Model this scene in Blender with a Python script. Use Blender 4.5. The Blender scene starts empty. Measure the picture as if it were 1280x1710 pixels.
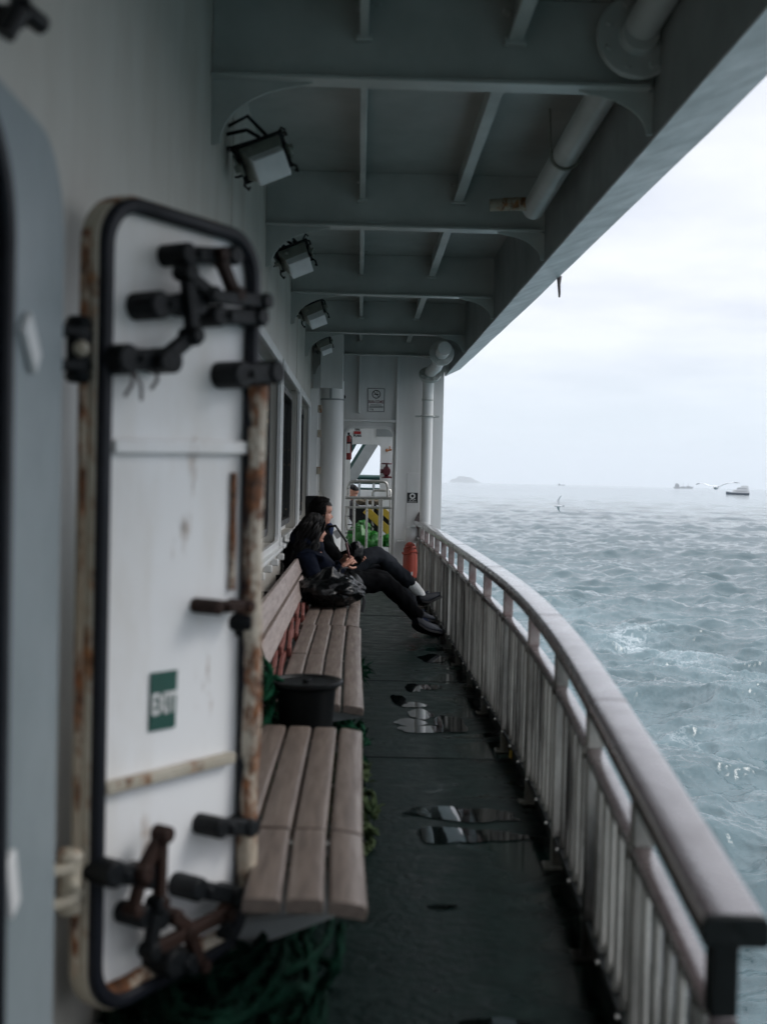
import bpy, bmesh, math, random
import numpy as np
from mathutils import Vector, Matrix, noise as mnoise
R = math.radians
random.seed(7)
scene = bpy.context.scene
COL = scene.collection

# ------------------------------------------------------------------ camera
EYE = Vector((0, 0, 1.4)); FPX = 2000.0
def cam_axes():
    rho = R(1.3); ox, oy = 600-640, 801-855
    x = ox*math.cos(rho)+oy*math.sin(rho); y = -ox*math.sin(rho)+oy*math.cos(rho)
    psi = math.atan(-x/FPX); th = math.atan(-y/FPX)
    F = Vector((math.sin(psi)*math.cos(th), math.cos(psi)*math.cos(th), -math.sin(th)))
    r0 = Vector((math.cos(psi), -math.sin(psi), 0)); u0 = r0.cross(F)
    return F, r0*math.cos(rho)+u0*math.sin(rho), u0*math.cos(rho)-r0*math.sin(rho)
CF, CR, CU = cam_axes()
cd = bpy.data.cameras.new('camera'); cam = bpy.data.objects.new('camera', cd); COL.objects.link(cam)
cd.sensor_fit = 'VERTICAL'; cd.sensor_height = 36; cd.lens = FPX/1710*36
cd.clip_start = 0.05; cd.clip_end = 60000
cd.dof.use_dof = True; cd.dof.focus_distance = 15.0; cd.dof.aperture_fstop = 2.3
cam.matrix_world = Matrix((CR, CU, -CF)).transposed().to_4x4(); cam.location = EYE
scene.camera = cam

def ray(px, py): return CF*FPX + CR*(px-640) - CU*(py-855)
def on_x(px, py, x): d = ray(px, py); return EYE + d*((x-EYE.x)/d.x)
def on_y(px, py, y): d = ray(px, py); return EYE + d*((y-EYE.y)/d.y)
def on_z(px, py, z): d = ray(px, py); return EYE + d*((z-EYE.z)/d.z)
def on_plane(px, py, p, n): d = ray(px, py); return EYE + d*((p-EYE).dot(n)/d.dot(n))

# ------------------------------------------------------------------ world, sun, exposure
SUN_EL, SUN_AZ = R(44), R(85)
w = bpy.data.worlds.new('World'); scene.world = w; w.use_nodes = True
def build_world():
    nt = w.node_tree; N = nt.nodes; L = nt.links; N.clear()
    out = N.new('ShaderNodeOutputWorld'); bg = N.new('ShaderNodeBackground'); L.new(bg.outputs[0], out.inputs[0])
    bg.inputs[1].default_value = 0.1
    sky = N.new('ShaderNodeTexSky'); sky.sky_type = 'NISHITA'; sky.sun_disc = False
    sky.sun_elevation = SUN_EL; sky.sun_rotation = SUN_AZ
    tc = N.new('ShaderNodeTexCoord'); sep = N.new('ShaderNodeSeparateXYZ'); L.new(tc.outputs['Generated'], sep.inputs[0])
    # cloud layer: project the direction onto a flat ceiling
    zc = N.new('ShaderNodeMath'); zc.operation = 'MAXIMUM'; zc.inputs[1].default_value = 0.0; L.new(sep.outputs[2], zc.inputs[0])
    za = N.new('ShaderNodeMath'); za.operation = 'ADD'; za.inputs[1].default_value = 0.12; L.new(zc.outputs[0], za.inputs[0])
    dx = N.new('ShaderNodeMath'); dx.operation = 'DIVIDE'; L.new(sep.outputs[0], dx.inputs[0]); L.new(za.outputs[0], dx.inputs[1])
    dy = N.new('ShaderNodeMath'); dy.operation = 'DIVIDE'; L.new(sep.outputs[1], dy.inputs[0]); L.new(za.outputs[0], dy.inputs[1])
    cb = N.new('ShaderNodeCombineXYZ'); L.new(dx.outputs[0], cb.inputs[0]); L.new(dy.outputs[0], cb.inputs[1])
    nz = N.new('ShaderNodeTexNoise'); nz.inputs['Scale'].default_value = 1.35; nz.inputs['Detail'].default_value = 6; nz.inputs['Roughness'].default_value = 0.5
    L.new(cb.outputs[0], nz.inputs['Vector'])
    cr = N.new('ShaderNodeValToRGB'); L.new(nz.outputs[0], cr.inputs[0])
    e = cr.color_ramp.elements; e[0].position = 0.34; e[0].color = (0.735, 0.765, 0.84, 1); e[1].position = 0.62; e[1].color = (0.93, 0.945, 1.0, 1)
    mul = N.new('ShaderNodeVectorMath'); mul.operation = 'SCALE'; mul.inputs['Scale'].default_value = 9.2; L.new(cr.outputs[0], mul.inputs[0])
    # bluish grey band above the horizon
    hr = N.new('ShaderNodeValToRGB'); L.new(sep.outputs[2], hr.inputs[0])
    e = hr.color_ramp.elements; e[0].position = 0.0; e[0].color = (1, 1, 1, 1); e[1].position = 0.16; e[1].color = (0, 0, 0, 1)
    hr.color_ramp.interpolation = 'EASE'
    m1 = N.new('ShaderNodeMixRGB'); L.new(hr.outputs[0], m1.inputs[0]); L.new(mul.outputs[0], m1.inputs[1]); m1.inputs[2].default_value = (6.2, 7.05, 7.9, 1)
    ze = N.new('ShaderNodeMapRange'); L.new(sep.outputs[2], ze.inputs[0]); ze.inputs[1].default_value = 0.36; ze.inputs[2].default_value = 1.0; ze.inputs[3].default_value = 1.0; ze.inputs[4].default_value = 2.4
    zm = N.new('ShaderNodeVectorMath'); zm.operation = 'SCALE'; L.new(m1.outputs[0], zm.inputs[0]); L.new(ze.outputs[0], zm.inputs['Scale'])
    m2 = N.new('ShaderNodeMixRGB'); m2.inputs[0].default_value = 0.1; L.new(zm.outputs[0], m2.inputs[1]); L.new(sky.outputs[0], m2.inputs[2])
    L.new(m2.outputs[0], bg.inputs[0])
build_world()
ld = bpy.data.lights.new('sun', 'SUN'); ld.energy = 1.0; ld.angle = R(25); ld.color = (1, 0.97, 0.93)
sun = bpy.data.objects.new('sun', ld); COL.objects.link(sun)
sd = Vector((math.sin(SUN_AZ)*math.cos(SUN_EL), math.cos(SUN_AZ)*math.cos(SUN_EL), math.sin(SUN_EL)))
sun.rotation_euler = (-sd).to_track_quat('-Z', 'Y').to_euler()
scene.view_settings.view_transform = 'Standard'; scene.view_settings.look = 'None'
scene.view_settings.exposure = 0.38; scene.view_settings.gamma = 1.0
scene.cycles.max_bounces = 7; scene.cycles.diffuse_bounces = 4; scene.cycles.volume_bounces = 1
scene.cycles.glossy_bounces = 4; scene.cycles.sample_clamp_indirect = 4
scene.cycles.use_denoising = True

# ------------------------------------------------------------------ helpers: materials
def srgb(r, g, b):
    f = lambda c: ((c/255)/12.92 if c/255 <= 0.04045 else ((c/255+0.055)/1.055)**2.4)
    return (f(r), f(g), f(b), 1)
def mat(name, col, rough=0.5, metal=0.0, spots=None, rust=0.0, streak=False, bump=0.0, bscale=30, var=0.12, vscale=3.0,
        rough_var=0.1, rust_col=(0.13, 0.045, 0.012, 1), coat=0.0, rscale=6.0, spec=None, ramp=(0.32, 0.68), szs=0.16, grain=None):
    m = bpy.data.materials.new(name); m.use_nodes = True
    nt = m.node_tree; N = nt.nodes; L = nt.links
    p = N['Principled BSDF']; p.inputs['Metallic'].default_value = metal
    if spec is not None: p.inputs['Specular IOR Level'].default_value = spec
    if coat: p.inputs['Coat Weight'].default_value = coat; p.inputs['Coat Roughness'].default_value = 0.15
    if spec is not None: p.inputs['Specular IOR Level'].default_value = spec
    tc = N.new('ShaderNodeTexCoord'); src = tc.outputs['Object']
    if grain:
        mp = N.new('ShaderNodeMapping'); mp.inputs['Scale'].default_value = grain; L.new(src, mp.inputs[0]); vsrc = mp.outputs[0]
    elif streak:
        mp = N.new('ShaderNodeMapping'); mp.inputs['Scale'].default_value = (1, 1, szs); L.new(src, mp.inputs[0]); vsrc = mp.outputs[0]
    else: vsrc = src
    n1 = N.new('ShaderNodeTexNoise'); n1.inputs['Scale'].default_value = vscale; n1.inputs['Detail'].default_value = 7; n1.inputs['Roughness'].default_value = 0.62
    L.new(vsrc, n1.inputs['Vector'])
    r1 = N.new('ShaderNodeValToRGB'); r1.color_ramp.elements[0].position = ramp[0]; r1.color_ramp.elements[1].position = ramp[1]
    c2 = spots if spots else tuple(c*(1-2*var) for c in col[:3])+(1,)
    r1.color_ramp.elements[0].color = c2; r1.color_ramp.elements[1].color = col
    L.new(n1.outputs[0], r1.inputs[0]); cout = r1.outputs[0]
    if rust > 0:
        n2 = N.new('ShaderNodeTexNoise'); n2.inputs['Scale'].default_value = rscale; n2.inputs['Detail'].default_value = 9; n2.inputs['Roughness'].default_value = 0.7
        L.new(vsrc, n2.inputs['Vector'])
        r2 = N.new('ShaderNodeValToRGB'); t = 0.74-0.42*rust
        r2.color_ramp.elements[0].position = t; r2.color_ramp.elements[1].position = min(t+0.07, 1)
        L.new(n2.outputs[0], r2.inputs[0])
        n3 = N.new('ShaderNodeTexNoise'); n3.inputs['Scale'].default_value = 40; n3.inputs['Detail'].default_value = 4; L.new(src, n3.inputs['Vector'])
        rr = N.new('ShaderNodeValToRGB'); L.new(n3.outputs[0], rr.inputs[0])
        rr.color_ramp.elements[0].position = 0.3; rr.color_ramp.elements[1].position = 0.72
        rr.color_ramp.elements[0].color = tuple(c*0.3 for c in rust_col[:3])+(1,); rr.color_ramp.elements[1].color = tuple(min(1, c*1.7) for c in rust_col[:3])+(1,)
        mx = N.new('ShaderNodeMixRGB'); L.new(r2.outputs[0], mx.inputs[0]); L.new(cout, mx.inputs[1]); L.new(rr.outputs[0], mx.inputs[2]); cout = mx.outputs[0]
    L.new(cout, p.inputs['Base Color'])
    mr = N.new('ShaderNodeMapRange'); L.new(n1.outputs[0], mr.inputs[0]); mr.inputs[1].default_value = 0.3; mr.inputs[2].default_value = 0.7
    mr.inputs[3].default_value = min(1, rough+rough_var); mr.inputs[4].default_value = max(0.02, rough-rough_var); L.new(mr.outputs[0], p.inputs['Roughness'])
    if bump:
        n4 = N.new('ShaderNodeTexNoise'); n4.inputs['Scale'].default_value = bscale; n4.inputs['Detail'].default_value = 5; L.new(src, n4.inputs['Vector'])
        b = N.new('ShaderNodeBump'); b.inputs['Strength'].default_value = bump; b.inputs['Distance'].default_value = 0.01; L.new(n4.outputs[0], b.inputs['Height']); L.new(b.outputs[0], p.inputs['Normal'])
    return m
W = (0.74, 0.75, 0.74, 1)
M = {}
M['white'] = mat('white_ship_paint', (0.78, 0.785, 0.78, 1), 0.38, spots=(0.62, 0.62, 0.60, 1), streak=True, bump=0.12, bscale=5, rust=0.06, vscale=2.2)
M['wall'] = mat('stained_wall_paint', (0.60, 0.585, 0.54, 1), 0.4, spots=(0.46, 0.435, 0.385, 1), streak=True, bump=0.12, bscale=3, rust=0.12, vscale=1.8, szs=.4, rscale=4)
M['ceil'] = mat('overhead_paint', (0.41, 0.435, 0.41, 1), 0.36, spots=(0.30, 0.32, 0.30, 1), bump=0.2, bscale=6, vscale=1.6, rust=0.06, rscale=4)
M['web'] = mat('girder_web_shaded_paint', (0.26, 0.285, 0.28, 1), 0.4, spots=(0.19, 0.21, 0.205, 1), bump=0.15, bscale=6, vscale=1.6, rust=0.06)  # darker copy of the girder's one paint, shade put into the colour
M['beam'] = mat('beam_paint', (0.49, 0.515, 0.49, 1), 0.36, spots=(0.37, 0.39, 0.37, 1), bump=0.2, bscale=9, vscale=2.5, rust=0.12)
M['fascia'] = mat('edge_girder_lit_paint', (0.84, 0.87, 0.88, 1), 0.4, spots=(0.62, 0.64, 0.64, 1), bump=0.25, bscale=14, vscale=6, rust=0.14)  # lighter copy of the girder's one paint, light from below put into the colour
M['grey'] = mat('grey_frame_paint', (0.27, 0.315, 0.335, 1), 0.4, spots=(0.22, 0.26, 0.27, 1), bump=0.1, vscale=2)
M['door'] = mat('door_panel_paint', (0.84, 0.84, 0.84, 1), 0.42, spots=(0.66, 0.625, 0.57, 1), streak=True, bump=0.25, bscale=5, rust=0.25, vscale=2.6, ramp=(.3,.56), rust_col=(.24,.13,.05,1), rscale=4.5, szs=.3)
M['rusty'] = mat('rusty_rim', (0.60, 0.55, 0.46, 1), 0.6, spots=(0.30, 0.22, 0.14, 1), rust=0.66, streak=True, bump=0.5, bscale=60, rust_col=(0.17, 0.062, 0.019, 1), rscale=10, szs=.5)
M['rustyhalf'] = mat('half_rusty_paint', (0.50, 0.46, 0.38, 1), 0.5, spots=(0.30, 0.265, 0.20, 1), rust=0.56, bump=0.4, bscale=50, rust_col=(0.22, 0.09, 0.026, 1), rscale=9, streak=True, szs=.5)
M['gasket'] = mat('dark_gasket', (0.008, 0.010, 0.016, 1), 0.5, bump=0.2, var=0.2, spec=.25)
M['dogs'] = mat('dark_greasy_steel', (0.007, 0.009, 0.011, 1), 0.5, bump=0.3, bscale=70, var=0.3, spec=.2)
M['dogrust'] = mat('rust_brown_steel', (0.030, 0.015, 0.011, 1), 0.65, bump=0.4, bscale=80, rust=0.35, spec=.2)
M['cap'] = mat('varnished_handrail', (0.125, 0.105, 0.11, 1), 0.3, spots=(0.085, 0.066, 0.068, 1), bump=0.15, bscale=60, vscale=9, coat=1.0, rust=0.08, rust_col=(0.05, 0.025, 0.02, 1))
M['rail'] = mat('stained_rail_paint', (0.43, 0.42, 0.385, 1), 0.24, spots=(0.03, 0.028, 0.025, 1), streak=True, vscale=3.2, bump=0.2, bscale=40, rust=0.18, rust_col=(0.05, 0.026, 0.013, 1), ramp=(.37, .60), szs=.3)
M['midrail'] = mat('dark_red_rail_paint', (0.12, 0.095, 0.095, 1), 0.3, spots=(0.06, 0.042, 0.042, 1), vscale=12, bump=0.2, bscale=50, coat=1.0)
M['slat'] = mat('brown_bench_slat', (0.205, 0.163, 0.138, 1), 0.4, spots=(0.105, 0.080, 0.068, 1), bump=0.14, bscale=120, vscale=5, rust=.12, rust_col=(.06,.046,.038,1), rscale=3, grain=(9, .7, 9))
M['backslat'] = mat('weathered_back_slat', (0.40, 0.33, 0.30, 1), 0.45, spots=(0.25, 0.195, 0.175, 1), bump=0.12, bscale=120, vscale=5, grain=(9, .7, 9))
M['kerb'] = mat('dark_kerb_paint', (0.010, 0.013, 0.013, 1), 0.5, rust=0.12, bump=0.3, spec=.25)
M['pipe'] = mat('pipe_paint', (0.52, 0.54, 0.52, 1), 0.35, spots=(0.42, 0.44, 0.42, 1), rust=0.06, bump=0.15, bscale=20)
M['lamp'] = mat('floodlight_housing', (0.30, 0.32, 0.28, 1), 0.5, spots=(0.17, 0.18, 0.15, 1), bump=0.3, bscale=40, rust=0.1)
M['lampglass'] = mat('floodlight_glass', (0.86, 0.87, 0.88, 1), 0.12, spots=(0.72, 0.73, 0.74, 1), vscale=9, bump=0.2, bscale=18)
M['black'] = mat('black_plastic', (0.007, 0.008, 0.009, 1), 0.45, var=0.2, spec=.25)
M['posthead'] = mat('pale_post_paint', (0.50, 0.45, 0.43, 1), 0.35, spots=(0.26, 0.17, 0.165, 1), vscale=14, bump=.2)
M['steel'] = mat('stainless_tube', (0.52, 0.51, 0.48, 1), 0.32, metal=0.7, var=0.15, vscale=8)
M['glass'] = mat('dark_window_glass', (0.012, 0.015, 0.017, 1), 0.05, rough_var=0.02, var=0.1)
M['dirtyseal'] = mat('flaking_window_seal', (0.03, 0.03, 0.03, 1), 0.5, spots=(0.02, 0.02, 0.02, 1), rust=0.35, rust_col=(0.3, 0.2, 0.12, 1), rscale=14)
M['red'] = mat('red_paint', (0.22, 0.02, 0.018, 1), 0.4, bump=0.1)
M['hose'] = mat('brick_red_hose', (0.20, 0.062, 0.046, 1), 0.7, spots=(0.13, 0.036, 0.028, 1), bump=0.4, bscale=150, vscale=14)
M['orange'] = mat('orange_cover', (0.42, 0.070, 0.038, 1), 0.42, spots=(0.30, 0.045, 0.025, 1), bump=0.2, bscale=16)
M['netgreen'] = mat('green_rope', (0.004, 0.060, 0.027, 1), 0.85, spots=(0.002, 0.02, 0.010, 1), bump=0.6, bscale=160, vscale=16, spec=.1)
M['darkrope'] = mat('dark_green_rope', (0.0022, 0.026, 0.015, 1), 0.85, spots=(0.001, 0.008, 0.005, 1), bump=0.6, bscale=160, vscale=16, spec=.1)  # same green rope in a darker tone, for the heap under the bench
M['oldrope'] = mat('pale_green_rope', (0.09, 0.12, 0.055, 1), 0.85, spots=(0.03, 0.055, 0.025, 1), bump=0.6, bscale=160, vscale=18, spec=.1)
M['greenbag'] = mat('green_bag', (0.02, 0.22, 0.02, 1), 0.45, spots=(0.008, 0.09, 0.01, 1), bump=0.8, bscale=14, vscale=10)
M['yellow'] = mat('yellow_paint', (0.55, 0.38, 0.03, 1), 0.45, spots=(0.40, 0.27, 0.03, 1), vscale=8)
M['greensteel'] = mat('dark_green_steel', (0.014, 0.055, 0.05, 1), 0.4)
M['bracket'] = mat('grey_bracket_paint', (0.30, 0.32, 0.32, 1), 0.5, rust=0.1, bump=0.2)
M['signwhite'] = mat('sign_white', (0.72, 0.72, 0.71, 1), 0.35, var=0.04)
M['signblack'] = mat('sign_black', (0.014, 0.016, 0.018, 1), 0.35, var=0.04)
M['signred'] = mat('sign_red', (0.34, 0.03, 0.03, 1), 0.4, var=0.05)
M['signtextred'] = mat('sign_text_red', (0.16, 0.012, 0.014, 1), 0.4, var=0.05)
M['exitgreen'] = mat('exit_green', (0.006, 0.075, 0.055, 1), 0.4, var=0.08)
M['skin'] = mat('skin', (0.50, 0.255, 0.18, 1), 0.5, spots=(0.42, 0.20, 0.14, 1), vscale=20)
M['lips'] = mat('lips', (0.32, 0.09, 0.075, 1), 0.4)
M['hair'] = mat('black_hair', (0.006, 0.005, 0.005, 1), 0.5, var=0.3, vscale=30, spec=.15)
M['navy'] = mat('navy_cloth', (0.0045, 0.0075, 0.018, 1), 0.8, bump=0.5, bscale=26, var=0.3, spec=.08)
M['blackcloth'] = mat('black_cloth', (0.003, 0.0034, 0.0045, 1), 0.85, bump=0.4, bscale=26, var=0.3, spec=.06)
M['greycloth'] = mat('charcoal_cloth', (0.022, 0.025, 0.031, 1), 0.85, bump=0.4, bscale=22, var=0.2, spec=.08)
M['shoe'] = mat('slate_shoe', (0.009, 0.012, 0.019, 1), 0.6, bump=0.3, var=0.3, spec=.15)
M['sole'] = mat('dark_sole', (0.008, 0.008, 0.009, 1), 0.7, spec=.1)
M['sock'] = mat('white_sock', (0.75, 0.75, 0.74, 1), 0.8, bump=0.4, bscale=60)
M['bluecloth'] = mat('blue_scarf', (0.03, 0.045, 0.10, 1), 0.8, bump=0.5, bscale=40, spec=.1)
M['plastic'] = mat('black_plastic_bag', (0.003, 0.0035, 0.004, 1), 0.26, rough_var=0.08, bump=0.8, bscale=16, spec=.2)
M['phone'] = mat('dark_red_case', (0.10, 0.018, 0.015, 1), 0.3)
M['feather'] = mat('white_feather', (0.72, 0.74, 0.76, 1), 0.7)
M['feathergrey'] = mat('grey_feather', (0.30, 0.33, 0.36, 1), 0.7)
M['boatwhite'] = mat('boat_white', (0.7, 0.71, 0.72, 1), 0.4)
M['boatdark'] = mat('boat_dark_blue', (0.02, 0.05, 0.085, 1), 0.4)
M['hill'] = mat('hill_scrub', (0.12, 0.14, 0.13, 1), 0.9, vscale=0.003)
M['ship'] = mat('ship_grey', (0.25, 0.27, 0.29, 1), 0.6)
M['bg_dark'] = mat('dark_clothes', (0.016, 0.017, 0.022, 1), 0.8)
M['hull'] = mat('hull_paint', (0.62, 0.63, 0.62, 1), 0.4, rust=0.1, streak=True)
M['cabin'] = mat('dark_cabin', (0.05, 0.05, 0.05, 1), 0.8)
M['hydrant'] = mat('maroon_valve', (0.085, 0.010, 0.018, 1), 0.4)

# ------------------------------------------------------------------ helpers: meshes and objects
WL = {}   # world location of every container, to keep child meshes local
class MB:
    def __init__(s): s.v = []; s.f = []
    def add(s, vs, fs):
        o = len(s.v); s.v += [Vector(v) for v in vs]; s.f += [tuple(i+o for i in f) for f in fs]; return s
    def box(s, c, d, rot=None, taper=1.0):
        c = Vector(c); h = [x/2 for x in d]; vs = []
        for sx, sy, sz in [(-1,-1,-1),(1,-1,-1),(1,1,-1),(-1,1,-1),(-1,-1,1),(1,-1,1),(1,1,1),(-1,1,1)]:
            k = taper if sz > 0 else 1
            v = Vector((sx*h[0]*k, sy*h[1]*k, sz*h[2])); v = rot @ v if rot else v; vs.append(c+v)
        return s.add(vs, [(0,3,2,1),(4,5,6,7),(0,1,5,4),(1,2,6,5),(2,3,7,6),(3,0,4,7)])
    def box2(s, a, b):
        a = Vector(a); b = Vector(b); return s.box((a+b)/2, [abs(b[i]-a[i]) for i in range(3)])
    def bar(s, a, b, wd, th, up=None):   # rectangular bar from a to b; wd along 'side', th along up
        a = Vector(a); b = Vector(b); d = (b-a); l = d.length; d.normalize()
        up = Vector(up) if up is not None else (Vector((0,0,1)) if abs(d.z) < 0.95 else Vector((1,0,0)))
        sd_ = d.cross(up).normalized(); u = sd_.cross(d)
        return s.box((a+b)/2, (wd, l, th), Matrix((sd_, d, u)).transposed())
    def tube(s, pts, r, n=10, closed=False, caps=True, flat=None):
        pts = [Vector(p) for p in pts]; m = len(pts); rs = r if isinstance(r, (list, tuple)) else [r]*m
        o = len(s.v); prev = None
        for i, p in enumerate(pts):
            if closed: t = pts[(i+1) % m]-pts[i-1]
            else: t = pts[min(i+1, m-1)]-pts[max(i-1, 0)]
            if t.length < 1e-9: t = Vector((0,0,1))
            t.normalize()
            if prev is None:
                a = Vector((0,0,1)) if abs(t.z) < 0.9 else Vector((1,0,0)); u = (a-t*a.dot(t)).normalized()
            else: u = (prev-t*prev.dot(t)).normalized()
            prev = u; v = t.cross(u)
            for k in range(n):
                an = 2*math.pi*k/n; fu = flat if flat else 1
                s.v.append(p+(u*math.cos(an)*fu+v*math.sin(an))*rs[i])
        for i in range(m if closed else m-1):
            j = (i+1) % m
            for k in range(n): s.f.append((o+i*n+k, o+i*n+(k+1)%n, o+j*n+(k+1)%n, o+j*n+k))
        if caps and not closed:
            s.f.append(tuple(o+k for k in reversed(range(n)))); s.f.append(tuple(o+(m-1)*n+k for k in range(n)))
        return s
    def cyl(s, a, b, r, n=16, r2=None): return s.tube([a, b], [r, r2 if r2 is not None else r], n)
    def lathe(s, prof, c, axis=(0,0,1), n=24):   # prof: (radius, height)
        ax = Vector(axis).normalized(); q = Vector((0,0,1)).rotation_difference(ax); o = len(s.v); c = Vector(c)
        for r_, z_ in prof:
            for k in range(n):
                an = 2*math.pi*k/n; s.v.append(c+q @ Vector((r_*math.cos(an), r_*math.sin(an), z_)))
        for i in range(len(prof)-1):
            for k in range(n): s.f.append((o+i*n+k, o+i*n+(k+1)%n, o+(i+1)*n+(k+1)%n, o+(i+1)*n+k))
        s.f.append(tuple(o+k for k in reversed(range(n)))); s.f.append(tuple(o+(len(prof)-1)*n+k for k in range(n)))
        return s
    def prism(s, poly, off):   # poly: list of 3d points, off: extrusion vector
        off = Vector(off); n = len(poly); a = [Vector(p) for p in poly]; b = [p+off for p in a]
        return s.add(a+b, [tuple(reversed(range(n))), tuple(range(n, 2*n))]+[(i, (i+1)%n, n+(i+1)%n, n+i) for i in range(n)])
    def ball(s, c, r, n=12, m=8, rot=None):
        c = Vector(c); r = Vector(r) if not isinstance(r, (int, float)) else Vector((r, r, r)); o = len(s.v)
        for i in range(m+1):
            th = math.pi*i/m
            for k in range(n):
                an = 2*math.pi*k/n; v = Vector((math.sin(th)*math.cos(an)*r.x, math.sin(th)*math.sin(an)*r.y, math.cos(th)*r.z))
                s.v.append(c+(rot @ v if rot else v))
        for i in range(m):
            for k in range(n): s.f.append((o+i*n+k, o+(i+1)*n+k, o+(i+1)*n+(k+1)%n, o+i*n+(k+1)%n))
        return s
    def ring(s, path_out, path_in, off):   # flat ring between two closed loops, extruded
        n = len(path_out); off = Vector(off); A = [Vector(p) for p in path_out]; B = [Vector(p) for p in path_in]
        vs = A+B+[p+off for p in A]+[p+off for p in B]; fs = []
        for i in range(n):
            j = (i+1) % n
            fs += [(i, n+i, n+j, j), (2*n+i, 2*n+j, 3*n+j, 3*n+i), (i, j, 2*n+j, 2*n+i), (n+i, 3*n+i, 3*n+j, n+j)]
        return s.add(vs, fs)
    def build(s, name, m, parent=None, smooth=False, bevel=0.0, sub=0, local=False):
        off = Vector((0,0,0)) if (parent is None or local) else WL.get(parent.name, Vector((0,0,0)))
        me = bpy.data.meshes.new(name); me.from_pydata([v-off for v in s.v], [], s.f); me.update()
        bm = bmesh.new(); bm.from_mesh(me); bmesh.ops.remove_doubles(bm, verts=bm.verts, dist=1e-6)
        bmesh.ops.recalc_face_normals(bm, faces=bm.faces); bm.to_mesh(me); bm.free()
        o = bpy.data.objects.new(name, me); COL.objects.link(o)
        if m is not None: me.materials.append(m)
        if parent is not None: o.parent = parent; WL[o.name] = Vector(off)
        if smooth:
            for p in me.polygons: p.use_smooth = True
        if bevel:
            b = o.modifiers.new('b', 'BEVEL'); b.width = bevel; b.segments = 2; b.limit_method = 'ANGLE'; b.angle_limit = R(40)
            for p in me.polygons: p.use_smooth = True
            try: me.set_sharp_from_angle(angle=R(40))
            except Exception: pass
        elif smooth:
            try: me.set_sharp_from_angle(angle=R(50))
            except Exception: pass
        if sub: q = o.modifiers.new('s', 'SUBSURF'); q.levels = sub; q.render_levels = sub
        return o
def tag(o, label=None, cat=None, group=None, kind=None):
    if label: o['label'] = label
    if cat: o['category'] = cat
    if group: o['group'] = group
    if kind: o['kind'] = kind
    return o
def thing(name, loc, label, cat, group=None):
    o = bpy.data.objects.new(name, None); COL.objects.link(o); o.location = loc; o.empty_display_size = 0.1
    WL[o.name] = Vector(loc); return tag(o, label, cat, group)
def copy_tree(o, parent=None):
    c = o.copy(); COL.objects.link(c)
    if parent is not None: c.parent = parent
    for ch in list(o.children): copy_tree(ch, c)
    return c
def text(body, size, m, parent, origin, right, up, name='lettering', depth=0.0015, align='CENTER', sx=1.0, bold=0.0):
    cu = bpy.data.curves.new('t', 'FONT'); cu.body = body; cu.size = size; cu.extrude = depth/2; cu.align_x = align; cu.align_y = 'CENTER'; cu.offset = bold
    t = bpy.data.objects.new('t', cu); COL.objects.link(t)
    dg = bpy.context.evaluated_depsgraph_get(); dg.update()
    me = bpy.data.meshes.new_from_object(t.evaluated_get(dg)); bpy.data.objects.remove(t); bpy.data.curves.remove(cu)
    right = Vector(right).normalized(); up = Vector(up).normalized(); nrm = right.cross(up)
    origin = Vector(origin)-WL.get(parent.name, Vector())
    for v in me.vertices: v.co = origin+right*(v.co.x*sx)+up*v.co.y+nrm*v.co.z
    me.materials.clear(); me.materials.append(m); me.name = name
    o = bpy.data.objects.new(name, me); COL.objects.link(o); o.parent = parent; WL[o.name] = WL.get(parent.name, Vector())
    return o
def rrect(u0, u1, v0, v1, r, n=6, f=None):   # rounded rectangle loop in (u,v), mapped by f
    pts = []
    for cx, cy, a0 in [(u1-r, v1-r, 0), (u0+r, v1-r, 90), (u0+r, v0+r, 180), (u1-r, v0+r, 270)]:
        for k in range(n+1):
            a = R(a0+90*k/n); pts.append((cx+r*math.cos(a), cy+r*math.sin(a)))
    return [f(u, v) for u, v in pts] if f else pts
def interp(tab, x):
    if x <= tab[0][0]: return tab[0][1]
    for (a, fa), (b, fb) in zip(tab, tab[1:]):
        if x <= b: return fa+(fb-fa)*(x-a)/(b-a)
    return tab[-1][1]
def smooth_interp(tab, x):
    xs = [t[0] for t in tab]; ys = [t[1] for t in tab]; n = len(xs)
    if x <= xs[0]: return ys[0]
    if x >= xs[-1]: return ys[-1]
    i = max(k for k in range(n-1) if xs[k] <= x)
    def m(k):
        if k == 0: return (ys[1]-ys[0])/(xs[1]-xs[0])
        if k == n-1: return (ys[-1]-ys[-2])/(xs[-1]-xs[-2])
        return (ys[k+1]-ys[k-1])/(xs[k+1]-xs[k-1])
    h = xs[i+1]-xs[i]; t = (x-xs[i])/h; t2 = t*t; t3 = t2*t
    return (2*t3-3*t2+1)*ys[i]+(t3-2*t2+t)*h*m(i)+(-2*t3+3*t2)*ys[i+1]+(t3-t2)*h*m(i+1)

# ------------------------------------------------------------------ setting: dimensions
WX = -0.62           # face of the deckhouse wall
YB = 15.6            # end bulkhead
CZ = 3.33            # overhead plate
BZ = 2.98            # underside of deck beams
FZ = 2.80            # underside of the edge girder
YN = -12.0            # the deck goes on behind the camera
SEA_Z = -4.6
BEAMS = [-8.9, -6.2, -3.43, -0.68, 2.06, 4.83, 7.58, 10.33, 13.03, 15.25]

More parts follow.
